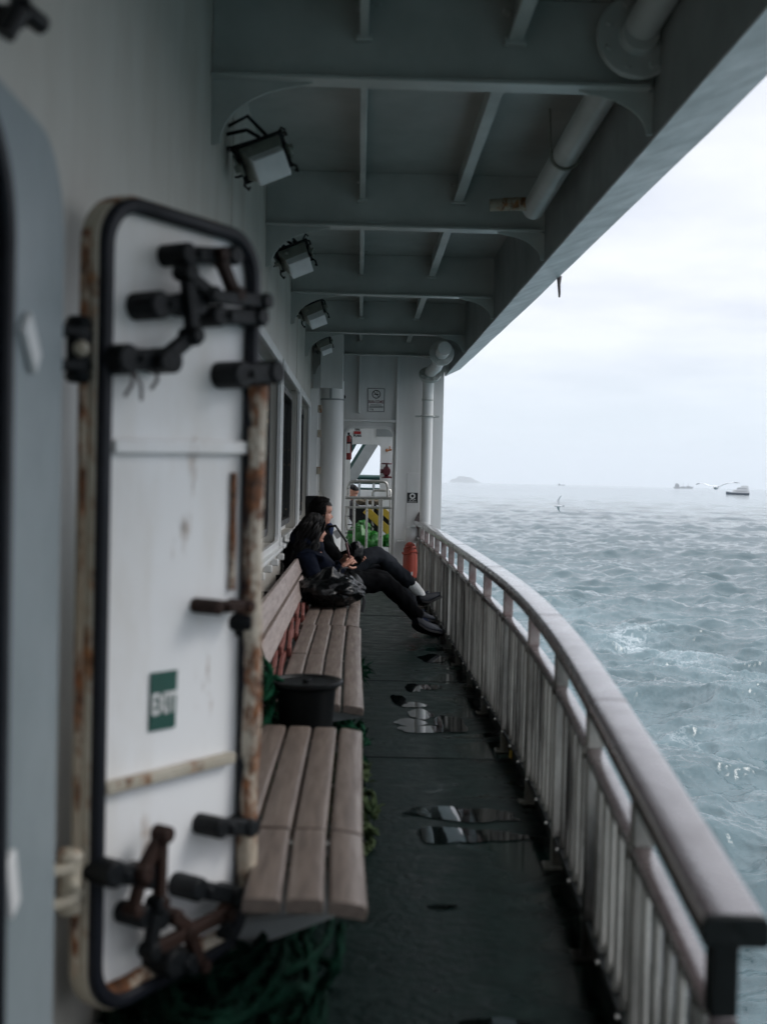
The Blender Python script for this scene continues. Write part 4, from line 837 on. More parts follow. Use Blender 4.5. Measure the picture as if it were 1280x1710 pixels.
# ------------------------------------------------------------------ floodlights
def floodlight():
    t = thing('floodlight', (0, 0, 0), 'x', 'floodlight', 'floodlights along the deckhouse wall')
    b = MB()   # housing body: wedge box, lens facing -z locally tilted later; x = along width, y = depth
    b.box((0, 0, -.0), (.155, .12, .10), taper=1.24); b.box((0, 0, .075), (.16, .11, .05), taper=.8); b.cyl((-.05, -.055, 0), (-.05, -.08, 0), .014, 8); h_ = b.build('housing', M['lamp'], t, bevel=.008, local=True)
    b = MB(); b.box((0, 0, .052), (.235, .175, .014)); b.build('rim', M['black'], t, bevel=.004, local=True)
    b = MB(); b.box((0, 0, -.085), (.146, .116, .07), taper=1.03); b.build('lens', M['lampglass'], t, bevel=.006, local=True)
    b = MB()
    for s_ in (-1, 1): b.box((s_*.115, .0, .06), (.012, .05, .16)); b.cyl((s_*.105, 0, .03), (s_*.14, 0, .03), .018, 10)
    b.box((0, 0, .145), (.24, .05, .012)); b.build('yoke', M['lamp'], t, bevel=.003, local=True)
    for s_ in (-1, 1):
        for q in (-1, 1): b = MB(); b.tube([(s_*.11, q*.07, .06), (s_*.125, q*.08, .02), (s_*.118, q*.085, -.03), (s_*.108, q*.08, -.02)], .006, 6); b.tube([(s_*.1, q*.06, .1), (s_*.13, q*.07, .13), (s_*.14, q*.06, .11)], .006, 6); b.tube([(s_*.1, q*.06, .1), (s_*.11, q*.07, .06)], .005, 6); b.build('clip', M['black'], t, smooth=True, local=True)
    b = MB()
    for q in (-.04, .04): b.cyl((q, -.055, .1), (q, -.07, .1), .014, 10)
    b.build('gland', M['black'], t, local=True)
    return t
fl0 = floodlight()
FL = [(444, 268, 5.35, 1.0, 'nearest floodlight on the wall, above the open door'), (494, 433, 7.95, 1.0, 'second floodlight from the camera, below the second beam'), (524, 524, 10.6, 1.0, 'third floodlight from the camera, under a knee bracket'), (541, 577, 13.3, .8, 'farthest floodlight, small beside the bulkhead trunk')]
for i, (px, py, yy, sc, lab) in enumerate(FL):
    o = fl0 if i == 0 else copy_tree(fl0); c_ = on_y(px, py, yy); o.location = c_; o['label'] = lab
    o.rotation_euler = (R(-58+i*9), R(-24), R(6)); o.scale = (sc,)*3; WL[o.name] = c_
    b = MB(); a_ = Vector((WX, c_.y+.05, c_.z+.16)); b.tube([a_, a_.lerp(c_, .5)+Vector((0, 0, .12)), c_+Vector((0, .05, .12))], .009, 6); b.tube([a_+Vector((0, -.05, -.05)), a_.lerp(c_, .5)+Vector((0, -.03, .05)), c_+Vector((-.03, 0, .1))], .009, 6)
    b.bar(Vector((WX, c_.y+.03, c_.z+.05)), c_+Vector((-.02, .03, .1)), .04, .012)
    ob_ = b.build('power_cable', M['black']); ob_.parent = o; ob_.matrix_parent_inverse = Matrix.LocRotScale(o.location, o.rotation_euler, o.scale).inverted()

# wall fittings near the trunk
q = on_x(527, 760, WX+.0); b = MB()
yd = 14.0
dd_ = thing('side_door_hardware', (WX, 13.9, 1.2), 'cream painted hinge post with catches on the wall beside the ventilation trunk', 'hinge post')
pc = on_y(530, 750, 14.7); b.box2((WX, 14.62, .3), (WX+.10, 14.70, 2.5)); b.build('post', M['white'], dd_, bevel=.004)
for pz in (2.25, 1.95, 1.5, 1.15): b = MB(); b.box((WX+.12, 14.64, pz), (.05, .06, .09)); b.build('catch', M['rustyhalf'], dd_, bevel=.004)
b = MB(); b.tube([(WX+.13, 14.6, 1.25), (WX+.16, 14.58, 1.2), (WX+.16, 14.58, 1.08), (WX+.13, 14.6, 1.03)], .008, 6); b.build('pull_handle', M['steel'], dd_)
c_ = on_y(524, 842, 12.9); b = MB(); b.box((c_.x-.02, 12.9, c_.z-.05), (.14, .12, .28)); tag(b.build('loudspeaker_box', M['black'], bevel=.01), 'black box on the wall behind the women\'s heads', 'box')
# tag continues with sea and people below
# ------------------------------------------------------------------ people
def skin_mesh(joints, edges, sub=2, root=None):
    names = list(joints); me = bpy.data.meshes.new('sk'); me.from_pydata([joints[n][0] for n in names], [(names.index(a), names.index(b)) for a, b in edges], []); me.update()
    o = bpy.data.objects.new('sk', me); COL.objects.link(o); sm = o.modifiers.new('k', 'SKIN'); sm.use_smooth_shade = True
    for i, n in enumerate(names):
        r = joints[n][1]; sv = me.skin_vertices[0].data[i]; sv.radius = r if isinstance(r, (tuple, list)) else (r, r); sv.use_root = (n == (root or names[0]))
    s_ = o.modifiers.new('s', 'SUBSURF'); s_.levels = sub; s_.render_levels = sub
    dg = bpy.context.evaluated_depsgraph_get(); dg.update(); ev = o.evaluated_get(dg); m2 = bpy.data.meshes.new_from_object(ev)
    vs = [v.co.copy() for v in m2.vertices]; fs = [tuple(p.vertices) for p in m2.polygons]
    bpy.data.objects.remove(o); bpy.data.meshes.remove(me); bpy.data.meshes.remove(m2); return vs, fs
def wrinkle(vs, amp, sc, seed):
    out = []
    for v in vs:
        n = Vector((mnoise.noise(v*sc+Vector((seed, 0, 0))), mnoise.noise(v*sc+Vector((0, seed, 9))), mnoise.noise(v*sc*1.3+Vector((5, 0, seed))))); out.append(v+n*amp)
    return out
def head_frame(c, yaw, pitch, roll=0):   # local +x is forward
    return Vector(c), Matrix.Rotation(yaw, 3, 'Z') @ Matrix.Rotation(pitch, 3, 'Y') @ Matrix.Rotation(roll, 3, 'X')
FRONT = [(0, .035), (.008, .070), (.02, .083), (.032, .084), (.042, .078), (.052, .086), (.060, .084), (.068, .089), (.078, .083), (.10, .079), (.115, .076), (.128, .086), (.15, .090), (.175, .084), (.20, .066), (.22, .035), (.23, .004)]
BACK = [(0, .01), (.03, .03), (.06, .055), (.09, .08), (.13, .098), (.16, .10), (.19, .086), (.215, .05), (.23, .004)]
HALF = [(0, .022), (.012, .042), (.03, .052), (.06, .062), (.09, .069), (.12, .073), (.15, .075), (.18, .067), (.21, .040), (.23, .004)]
NOSE = [(.066, 0), (.076, .016), (.084, .027), (.095, .020), (.112, .010), (.122, .003), (.13, 0)]
def head_mesh(c, M3, s=1.0):
    vs, fs = [], []; nz_, na = 48, 48
    for i in range(nz_+1):
        z = .23*i/nz_; fr, bk_, hw_ = smooth_interp(FRONT, z), smooth_interp(BACK, z), smooth_interp(HALF, z)
        for k in range(na):
            a = 2*math.pi*k/na; ca, sa = math.cos(a), math.sin(a)
            x = (fr if ca > 0 else bk_)*math.copysign(abs(ca)**.9, ca); y = hw_*math.copysign(abs(sa)**.92, sa)
            if ca > 0:
                x += interp(NOSE, z)*math.exp(-(y/(.011+.006*max(0, 1-abs(z-.078)/.012)))**2)
                for sg in (-1, 1): x -= .010*math.exp(-((y-sg*.031)/.013)**2-((z-.114)/.010)**2)
                x -= .004*math.exp(-(y/.025)**2-((z-.0645)/.0022)**2)
            vs.append(c+M3 @ (Vector((x, y, z-.115))*s))
    for i in range(nz_):
        for k in range(na): fs.append((i*na+k, i*na+(k+1) % na, (i+1)*na+(k+1) % na, (i+1)*na+k))
    fs += [tuple(reversed(range(na))), tuple(nz_*na+k for k in range(na))]
    return vs, fs
def hand_mesh(wrist, knuckle, palm_n, curl, s=1.0, side=1):
    # palm plus five bent fingers, each a skinned chain rooted in the palm
    w_, kn = Vector(wrist), Vector(knuckle); d = (kn-w_).normalized(); n = Vector(palm_n); n = (n-d*n.dot(d)).normalized(); sd_ = d.cross(n)*side
    V, Fc = [], []
    def addm(vs, fs): o = len(V); V.extend(vs); Fc.extend([tuple(i+o for i in f) for f in fs])
    addm(*skin_mesh({'a': (w_-d*.02, (.024*s, .018*s)), 'b': (w_+d*.03*s, (.032*s, .016*s)), 'c': (w_+d*.085*s, (.038*s, .014*s))}, [('a', 'b'), ('b', 'c')], 2))
    for k, (off, ln) in enumerate(((-.030, .066), (-.010, .078), (.010, .072), (.029, .056))):
        p = w_+d*.075*s+sd_*off*s; js = {'0': (p-d*.02*s, .009*s)}; q = p; a = curl*.45; e = []
        for j, f_ in enumerate((.45, .32, .25)):
            dv = d*math.cos(a)+n*math.sin(a); q = q+dv*ln*f_*s; js[str(j+1)] = (q, (.0092-.0012*j)*s); e.append((str(j), str(j+1))); a += curl*(.8-.05*k)
        addm(*skin_mesh(js, e, 1))
    p = w_+d*.02*s-sd_*.026*s; q1 = p+(d*.5-sd_*.75+n*.35).normalized()*.036*s; q2 = q1+(d*.85-sd_*.2+n*.5*curl).normalized()*.032*s; q3 = q2+(d*.8+n*.6*curl).normalized()*.024*s
    addm(*skin_mesh({'0': (p, .014*s), '1': (q1, .0115*s), '2': (q2, .0105*s), '3': (q3, .0085*s)}, [('0', '1'), ('1', '2'), ('2', '3')], 1))
    return V, Fc
def shoe(ank, toe, up, parent, m='shoe', label=None):
    a, t_ = Vector(ank), Vector(toe); d = (t_-a); L_ = d.length; d.normalize(); u = Vector(up); u = (u-d*u.dot(d)).normalized(); s_ = d.cross(u)
    st_ = [(-.32, .026, .030, .03), (-.26, .034, .07, .02), (-.05, .040, .085, .0), (.2, .038, .072, -.004), (.5, .043, .052, 0), (.8, .044, .038, .004), (.97, .034, .026, .008), (1.06, .012, .014, .01)]
    b = MB(); n = 14
    for x_, w_, h_, lift in st_:
        for k in range(n):
            an = 2*math.pi*k/n; c_, q = math.cos(an), math.sin(an); b.v.append(a+d*(x_*L_)+s_*(w_*c_)+u*((h_ if q > 0 else .018)*q-.06+lift))
    for i in range(len(st_)-1):
        for k in range(n): b.f.append((i*n+k, i*n+(k+1) % n, (i+1)*n+(k+1) % n, (i+1)*n+k))
    b.f += [tuple(range(n)), tuple((len(st_)-1)*n+k for k in range(n))]
    o = b.build('shoe', M[m], parent, smooth=True)
    b = MB()
    for x_, w_, h_, lift in st_: b.v += [a+d*(x_*L_)+s_*(w_*1.06)+u*(-.072+lift), a+d*(x_*L_)-s_*(w_*1.06)+u*(-.072+lift), a+d*(x_*L_)-s_*(w_*1.08)+u*(-.094+lift), a+d*(x_*L_)+s_*(w_*1.08)+u*(-.094+lift)]
    for i in range(len(st_)-1):
        for k in range(4): b.f.append((i*4+k, i*4+(k+1) % 4, (i+1)*4+(k+1) % 4, (i+1)*4+k))
    b.f += [(0, 1, 2, 3), (28, 29, 30, 31)]; b.build('sole', M['sole'], o, bevel=.004)
    b = MB()
    for x_ in (.1, .22, .34): c_ = a+d*(x_*L_)+u*.012; b.tube([c_-s_*.026-u*.008, c_+u*.004, c_+s_*.026-u*.008], .004, 5)
    b.build('lace', M['bluecloth'], o)
    return o
def strands(n, c, M3, seed, start_fn, path_fn, w0=.006, sides=4):
    rn = random.Random(seed); b = MB()
    for k in range(n):
        s0 = start_fn(rn); pts = path_fn(rn, s0); m_ = len(pts); b.tube([c+M3 @ Vector(p) for p in pts], [w0*(1-.75*(i/(m_-1))**2)*rn.uniform(.8, 1.2) for i in range(m_)], sides, caps=True)
    return b
def face_bits(c, M3, parent):
    for sg in (-1, 1):
        b = MB(); p = Vector((.0535, sg*.031, -.001)); b.ball(c+M3 @ p, .0115, 12, 8); e = b.build('eye', M['signwhite'], parent, smooth=True)
        b = MB(); b.ball(c+M3 @ (p+Vector((.0078, 0, -.0005))), .0055, 10, 6); b.build('iris', M['hair'], e, smooth=True)
        b = MB(); b.tube([c+M3 @ Vector((.0655-abs(t)*9*abs(t), sg*.031+t, .004-abs(t)*.12)) for t in (-.015, -.008, 0, .008, .015)], .0024, 5); b.build('eyelid', M['hair'], e, smooth=True)
        b = MB(); b.tube([c+M3 @ Vector((.0795-.012*abs(t)*60*abs(t), sg*(.030+t), .017-.003*abs(t)*40*abs(t))) for t in (-.018, -.006, .006, .018)], [.002, .0038, .0034, .0015], 6); b.build('eyebrow', M['hair'], parent, smooth=True)
        b = MB(); b.ball(c+M3 @ Vector((-.004, sg*.074, -.012)), (.017, .008, .03), 12, 8, M3); b.build('ear', M['skin'], parent, smooth=True)
    b = MB(); b.tube([c+M3 @ Vector((.087-.010*(y*40)**2*.9, y, -.0475)) for y in np.linspace(-.024, .024, 9)], [.001, .003, .0042, .0045, .004, .0045, .0042, .003, .001], 6)
    b.tube([c+M3 @ Vector((.084-.010*(y*40)**2*.9, y, -.0575)) for y in np.linspace(-.02, .02, 9)], [.001, .003, .0042, .0046, .005, .0046, .0042, .003, .001], 6); b.build('lips', M['lips'], parent, smooth=True)

def make_person(label, hc, yaw, pitch, jt, jacket_m, trous_m, seed):
    J = {k: Vector(v) for k, v in jt.items()}
    body = MB(); hcv, M3 = head_frame(hc, yaw, pitch)
    nk = hcv+M3 @ Vector((-.025, 0, -.10)); skr = {'pelvis': .10, 'spine': .09, 'chest': .06, 'neckb': .04}
    js = {k: (J[k], skr[k]) for k in skr}; js['neck'] = (nk, .048)
    ed = [('pelvis', 'spine'), ('spine', 'chest'), ('chest', 'neckb'), ('neckb', 'neck')]
    for s_ in 'rl':
        js['sh'+s_] = (J['sh'+s_], .030); js['el'+s_] = (J['el'+s_], .036); js['wr'+s_] = (J['wr'+s_], .023)
        js['hip'+s_] = (J['hip'+s_], .085); js['kn'+s_] = (J['kn'+s_], .050); js['an'+s_] = (J['an'+s_], .033)
        ed += [('chest', 'sh'+s_), ('sh'+s_, 'el'+s_), ('el'+s_, 'wr'+s_), ('pelvis', 'hip'+s_), ('hip'+s_, 'kn'+s_), ('kn'+s_, 'an'+s_)]
    body.add(*skin_mesh(js, ed, 2, 'pelvis')); body.add(*head_mesh(hcv, M3))
    for s_, sg in (('r', 1), ('l', -1)):
        body.add(*hand_mesh(J['wr'+s_], J['kn_'+s_], J['pn_'+s_], 0.62, 1.0, sg))
    p = body.build('person', M['skin'], None, smooth=True); tag(p, label, 'person', 'women sitting on the bench'); WL[p.name] = Vector((0, 0, 0))
    face_bits(hcv, M3, p)
    # jacket
    jr = {'pelvis': (.165, .15), 'spine': (.165, .145), 'chest': (.175, .15), 'neckb': .105}
    js = {k: (J[k], jr[k]) for k in jr}; ed = [('pelvis', 'spine'), ('spine', 'chest'), ('chest', 'neckb')]
    for s_ in 'rl':
        ms = J['sh'+s_].lerp(J['el'+s_], .5); js['sh'+s_] = (J['sh'+s_], .083); js['ms'+s_] = (ms, .072); js['el'+s_] = (J['el'+s_], .064); js['fa'+s_] = (J['el'+s_].lerp(J['wr'+s_], .55), .054); js['wr'+s_] = (J['el'+s_].lerp(J['wr'+s_], .95), .044)
        ed += [('chest', 'sh'+s_), ('sh'+s_, 'ms'+s_), ('ms'+s_, 'el'+s_), ('el'+s_, 'fa'+s_), ('fa'+s_, 'wr'+s_)]
    vs, fs = skin_mesh(js, ed, 3, 'pelvis'); vs = wrinkle(vs, .016, 13, seed); vs = wrinkle(vs, .006, 34, seed+3)
    b = MB(); b.add(vs, fs); b.build('jacket', M[jacket_m], p, smooth=True)
    # trousers
    js = {'pelvis': (J['pelvis']-Vector((0, 0, .01)), .15)}; ed = []
    for s_ in 'rl':
        th_ = J['hip'+s_].lerp(J['kn'+s_], .5); sh_ = J['kn'+s_].lerp(J['an'+s_], .45)
        js['hip'+s_] = (J['hip'+s_], .112); js['th'+s_] = (th_, .096); js['kn'+s_] = (J['kn'+s_], .080); js['sn'+s_] = (sh_, .073); js['an'+s_] = (J['kn'+s_].lerp(J['an'+s_], J.get('hem'+s_, Vector((1.02, 0, 0))).x), .062)
        ed += [('pelvis', 'hip'+s_), ('hip'+s_, 'th'+s_), ('th'+s_, 'kn'+s_), ('kn'+s_, 'sn'+s_), ('sn'+s_, 'an'+s_)]
    vs, fs = skin_mesh(js, ed, 3, 'pelvis'); vs = wrinkle(vs, .013, 14, seed+7); vs = wrinkle(vs, .005, 30, seed)
    b = MB(); b.add(vs, fs); b.build('trousers', M[trous_m], p, smooth=True)
    return p, hcv, M3, J

# woman near the camera
Y1P = 9.8; q1 = lambda px, py, y=Y1P: on_y(px, py, y)
hd1 = q1(524, 884, 9.82)
jt = dict(pelvis=(-.27, 9.80, .565), spine=(-.33, 9.80, .72), chest=(-.335, 9.80, .86), neckb=q1(512, 917),
    shr=q1(512, 930, 9.62), elr=q1(536, 988, 9.55), wrr=q1(574, 945, 9.66), kn_r=q1(588, 934, 9.72), pn_r=(.25, .9, -.3),
    shl=q1(520, 926, 10.0), ell=q1(546, 978, 10.04), wrl=q1(572, 936, 9.9), kn_l=q1(584, 926, 9.82), pn_l=(.25, -.9, -.3),
    hipr=(-.16, 9.70, .55), knr=q1(644, 972, 9.85), anr=q1(702, 1034, 10.12), hipl=(-.16, 9.9, .55), knl=q1(640, 966, 10.02), anl=q1(700, 1032, 10.32))
w1, hc1, M1, J1 = make_person('woman with long black hair in a navy jacket holding a phone', hd1, R(12), R(3), jt, 'navy', 'blackcloth', 3)
def scalp(rn):
    while True:
        a = rn.uniform(0, 2*math.pi); el = rn.uniform(-.15, 1.5); x, y, z = math.cos(a)*math.cos(el), math.sin(a)*math.cos(el), math.sin(el)
        if x < .35 or z > .78: return (x, y, z)
def sc_pt(d, k=1.0): return Vector((d[0]*(.088 if d[0] > 0 else .104)*k-.002, d[1]*.080*k, .02+d[2]*.102*k))
def long_path(rn, d):
    p = sc_pt(d, 1.02); pts = [p]; ph = rn.uniform(0, 6.28); am = rn.uniform(.010, .032); n = 14; L_ = rn.uniform(.28, .50); side = 1 if d[1] > 0 else -1
    for i in range(1, n+1):
        t = i/n; fall = t*L_
        out = Vector((-.02-.05*t+.02*math.sin(ph), side*(.086+.022*t) if abs(d[1]) > .2 else d[1]*.2, 0))
        base = Vector((p.x+(min(p.x, .035)-p.x)*min(1, t*2.2)-.03*t-(.06*t if abs(d[1]) < .35 and p.x < 0 else 0), p.y+(side*(.092+.085*t)-p.y)*min(1, t*1.8)*(.85 if abs(d[1]) > .12 else .3), p.z-fall*(.35+.65*t)))
        if base.z > -.05 and base.x > -.1:
            e_ = math.sqrt((base.x/.100)**2+(base.y/.085)**2+((base.z-.02)/.108)**2)
            if e_ < 1.04: base = Vector((base.x*1.04/e_, base.y*1.04/e_, .02+(base.z-.02)*1.04/e_))
        pts.append(base+Vector((am*math.sin(ph+t*13), am*math.cos(ph+t*12), .4*am*math.sin(t*17)))*min(1, t*1.6))
    return pts
b = strands(620, hc1, M1, 4, scalp, long_path, .0085)
vs, fs = head_mesh(hc1, M1, 1.09); Mi = M1.inverted(); cap = MB(); keep = []
def cap_of(hc, M3, fx=.03, s=1.09):
    vs, fs = head_mesh(hc, M3, s); Mi = M3.inverted(); out = []
    for f in fs:
        if len(f) != 4: continue
        cc = Mi @ (sum((vs[i] for i in f), Vector())/len(f)-hc)
        if (cc.x < fx or cc.z > .068+.0*(cc.x)) and cc.z > -.07: out.append(f)
    return vs, out
b.add(*cap_of(hc1, M1, .022)); b.build('hair', M['hair'], w1, smooth=True)
# collar, hood and phone
b = MB(); n0 = J1['neckb']; b.tube([n0+Vector((.085*math.cos(a), .095*math.sin(a), .05+.02*math.sin(a*3)-.04*math.cos(a))) for a in np.linspace(0, 2*math.pi, 20, endpoint=False)], .06, 10, closed=True); b.build('collar', M['navy'], w1, smooth=True)
b = blob(n0+Vector((-.11, -.03, -.06)), (.09, .15, .11), 5, amp=.25, sc=3); b.build('hood', M['blackcloth'], w1, smooth=True)
ph = thing('mobile_phone', q1(583, 928, 9.76), 'dark red cased phone held up by the woman in the navy jacket', 'phone')
b = MB(); b.box(q1(581.5, 921, 9.76), (.014, .075, .15), Matrix.Rotation(R(-14), 3, 'Y')); b.build('case', M['phone'], ph, bevel=.006)
b = MB(); b.box(q1(580.6, 921, 9.76)+Vector((-.004, 0, 0)), (.008, .068, .138), Matrix.Rotation(R(-14), 3, 'Y')); b.build('screen', M['glass'], ph, bevel=.003)
shoe(q1(703, 1036, 10.12), q1(733, 1046, 10.42), (-.35, -.1, 1), w1); shoe(q1(700, 1034, 10.34), q1(728, 1040, 10.6), (-.3, -.1, 1), w1)
# second woman
Y2P = 10.45; q2 = lambda px, py, y=Y2P: on_y(px, py, y)
hd2 = q2(536.5, 856, 10.45)
jt = dict(pelvis=(-.26, 10.45, .565), spine=(-.32, 10.45, .74), chest=(-.33, 10.45, .90), neckb=q2(531, 888),
    shr=q2(533, 902, 10.26), elr=q2(566, 940, 10.22), wrr=q2(596, 925, 10.32), kn_r=q2(606, 936, 10.36), pn_r=(.2, .9, -.4),
    shl=q2(538, 900, 10.64), ell=q2(566, 936, 10.7), wrl=q2(592, 922, 10.6), kn_l=q2(602, 934, 10.52), pn_l=(.2, -.9, -.4),
    hipr=(-.16, 10.36, .57), knr=q2(629, 922, 10.5), anr=q2(699, 988, 10.78), hemr=(.86, 0, 0), hipl=(-.16, 10.56, .56), knl=q2(640, 950, 10.72), anl=q2(694, 1012, 11.1))
w2, hc2, M2, J2 = make_person('woman in black with charcoal trousers and one knee raised, white sock showing', hd2, R(10), R(4), jt, 'blackcloth', 'greycloth', 11)
def tied_path(rn, d):
    p = sc_pt(d, 1.03); pts = [p]; ph_ = rn.uniform(0, 6.28); tgt = Vector((-.125, rn.uniform(-.05, .05), -.05-rn.uniform(0, .16)))
    for i in range(1, 10):
        t = i/9; v = p.lerp(tgt, t); e_ = math.sqrt((v.x/.100)**2+(v.y/.084)**2+((v.z-.02)/.110)**2)
        if e_ < 1.05: v = Vector((v.x*1.05/e_, v.y*1.05/e_, .02+(v.z-.02)*1.05/e_))
        pts.append(v+Vector((.006*math.sin(ph_+t*8), .006*math.cos(ph_+t*7), 0)))
    return pts
b = strands(330, hc2, M2, 9, lambda rn: scalp(rn), tied_path, .008); b.add(*cap_of(hc2, M2, .03, 1.1)); b.build('hair', M['hair'], w2, smooth=True)
n0 = J2['neckb']; b = MB(); b.tube([n0+Vector((.085*math.cos(a), .095*math.sin(a), .04+.02*math.sin(a*3)-.03*math.cos(a))) for a in np.linspace(0, 2*math.pi, 20, endpoint=False)], .034, 8, closed=True); b.build('collar', M['blackcloth'], w2, smooth=True)
b = blob(n0+Vector((.10, -.03, .02)), (.035, .06, .06), 2, amp=.3); b.build('scarf', M['bluecloth'], w2, smooth=True)
b = MB(); s0 = q2(563, 892, 10.28); b.box(s0, (.05, .012, .07), Matrix.Rotation(R(-30), 3, 'Y')); b.build('white_label', M['signwhite'], w2, bevel=.004)
b = MB(); b.tube([n0+Vector((.03, -.1, .04)), q2(560, 878, 10.26), q2(572, 895, 10.22), q2(585, 915, 10.25), q2(598, 938, 10.3)], .011, 6); b.build('shoulder_strap', M['black'], w2, smooth=True)
b = blob(q2(594, 924, 10.3), (.075, .09, .10), 7, amp=.25, sc=2.5); tag(b.build('shoulder_bag', M['plastic'], smooth=True), 'small dark shoulder bag on the lap of the woman in black', 'bag')
a_, s_ = J2['knr'], J2['anr']; b = MB(); b.tube([a_.lerp(s_, .72), a_.lerp(s_, .9), s_+Vector((.012, 0, -.02)), s_+Vector((.03, .02, -.05))], [.05, .05, .045, .04], 14); b.build('sock', M['sock'], w2, smooth=True)
shoe(s_+Vector((.03, .01, -.03)), q2(730, 984, 10.95), (-.75, -.15, .9), w2); shoe(q2(696, 1018, 11.12), q2(724, 1026, 11.3), (-.3, -.1, 1), w2)
# black plastic bag on the seat
def plastic_bag():
    c = Vector((-.20, 8.98, .565)); b = MB(); b.ball(c, 1.0, 72, 48); t = thing('plastic_bag', (c.x, c.y, .45), 'crinkled black plastic bag on the bench beside the navy jacket', 'bag')
    kn = Vector((-.05, -.12, .75)).normalized()
    for i, v in enumerate(b.v):
        d = (v-c); an = d.angle(kn) if d.length > 0 else 0; rdg = mnoise.noise(d*2.1)*.10+abs(mnoise.noise(d*4.3+Vector((3, 1, 2))))*-.12+mnoise.noise(Vector((math.atan2(d.y, d.x)*3.5, d.z*1.2, 1)))*.07
        k = 1+rdg; p = Vector((d.x*.265*k, d.y*.30*k, d.z*.125*k)); p += Vector((.02, -.03, .06))*math.exp(-(an/.3)**2); p.z = max(p.z, -.113); b.v[i] = c+p
    b.build('bag_body', M['plastic'], t, smooth=True)
    b = MB(); p0 = c+Vector((.0, .0, .12)); 
    for k in range(2): b.tube([p0+Vector((k*.12-.08, -.1, -.01)), p0+Vector((k*.12-.05, -.04, .05)), p0+Vector((k*.12, .04, .05)), p0+Vector((k*.12+.03, .1, .0))], .012, 8, flat=.4)
    b.build('bag_handle', M['plastic'], t, smooth=True)
plastic_bag()
b = MB(); b.tube([q1(598, 966, 9.5), q1(605, 985, 9.45), q1(608, 1005, 9.42), q1(604, 1022, 9.4)], .015, 8, flat=.4)
hb = thing('black_handbag', q1(596, 1008, 9.5), 'black handbag on the seat edge beside the crinkled plastic bag', 'bag'); b.build('handle', M['black'], hb, smooth=True)
cb_ = q1(590, 1000, 9.55); b = blob((-.03, 9.52, .545), (.085, .16, .10), 21, amp=.18, sc=2.5); b.build('bag_body', M['black'], hb, smooth=True)
# people on the deck beyond the gate, mostly hidden by it
pz = on_y(589, 822, 18.2)
def far_person(c, hx, label, seed, hair=True, pit=25):
    js = {'pelvis': (c+Vector((0, 0, -.55)), .13), 'spine': (c+Vector((.0, 0, -.36)), .13), 'chest': (c+Vector((.01, 0, -.22)), .14), 'nk': (c+Vector((.0, 0, -.1)), .055), 'shr': (c+Vector((.02, -.17, -.2)), .065), 'elr': (c+Vector((.06, -.22, -.42)), .05), 'wrr': (c+Vector((.22, -.12, -.5)), .035), 'shl': (c+Vector((.02, .17, -.2)), .065), 'ell': (c+Vector((.06, .22, -.42)), .05), 'wrl': (c+Vector((.22, .12, -.48)), .035), 'kr': (c+Vector((.38, -.1, -.55)), .07), 'ar': (c+Vector((.36, -.1, c.z*-1+.08)), .05), 'kl': (c+Vector((.38, .1, -.55)), .07), 'al': (c+Vector((.36, .1, c.z*-1+.08)), .05)}
    b = MB(); b.add(*skin_mesh(js, [('pelvis', 'spine'), ('spine', 'chest'), ('chest', 'nk'), ('chest', 'shr'), ('shr', 'elr'), ('elr', 'wrr'), ('chest', 'shl'), ('shl', 'ell'), ('ell', 'wrl'), ('pelvis', 'kr'), ('kr', 'ar'), ('pelvis', 'kl'), ('kl', 'al')], 2, 'pelvis'))
    p = tag(b.build('person', M['bg_dark'], None, smooth=True), label, 'person'); WL[p.name] = Vector((0, 0, 0)); hcv, M3 = head_frame(c, R(-60 if hx else 0), R(pit)); b = MB(); b.add(*head_mesh(hcv, M3)); b.build('head', M['skin'], p, smooth=True)
    b = MB(); b.add(*cap_of(hcv, M3, .0, 1.08)); b.build('hair', M['hair'], p, smooth=True); return p
far_person(pz, True, 'bearded person in dark clothes looking down on the deck beyond the gate', 1)
b = MB(); s0 = on_y(592, 960, 18.2); b.box((pz.x-.05, 18.2, (pz.z-.7)/2), (.4, .5, max(.15, pz.z-.7))); tag(b.build('deck_box', M['bracket'], bevel=.02), 'grey deck box on which the bearded person sits', 'box')
for px, py, lab in ((606, 838, 'brown cap bundle lying on the deck gear behind the gate'), (624, 838, 'khaki cloth bundle lying on the deck gear behind the gate, right one')):
    b = blob(on_y(px, py, 17.9), (.11, .1, .05), px, amp=.3); tag(b.build('cloth_bundle', mat('khaki_cloth', (.16, .13, .09, 1), .8), smooth=True), lab, 'bundle')
b = MB(); q = on_y(616, 845, 17.9); b.box((q.x, 17.9, q.z*.5), (.5, .5, q.z*1.0-.02)); tag(b.build('gear_chest', M['black'], bevel=.02), 'black gear chest carrying the cloth bundles beyond the gate', 'chest')

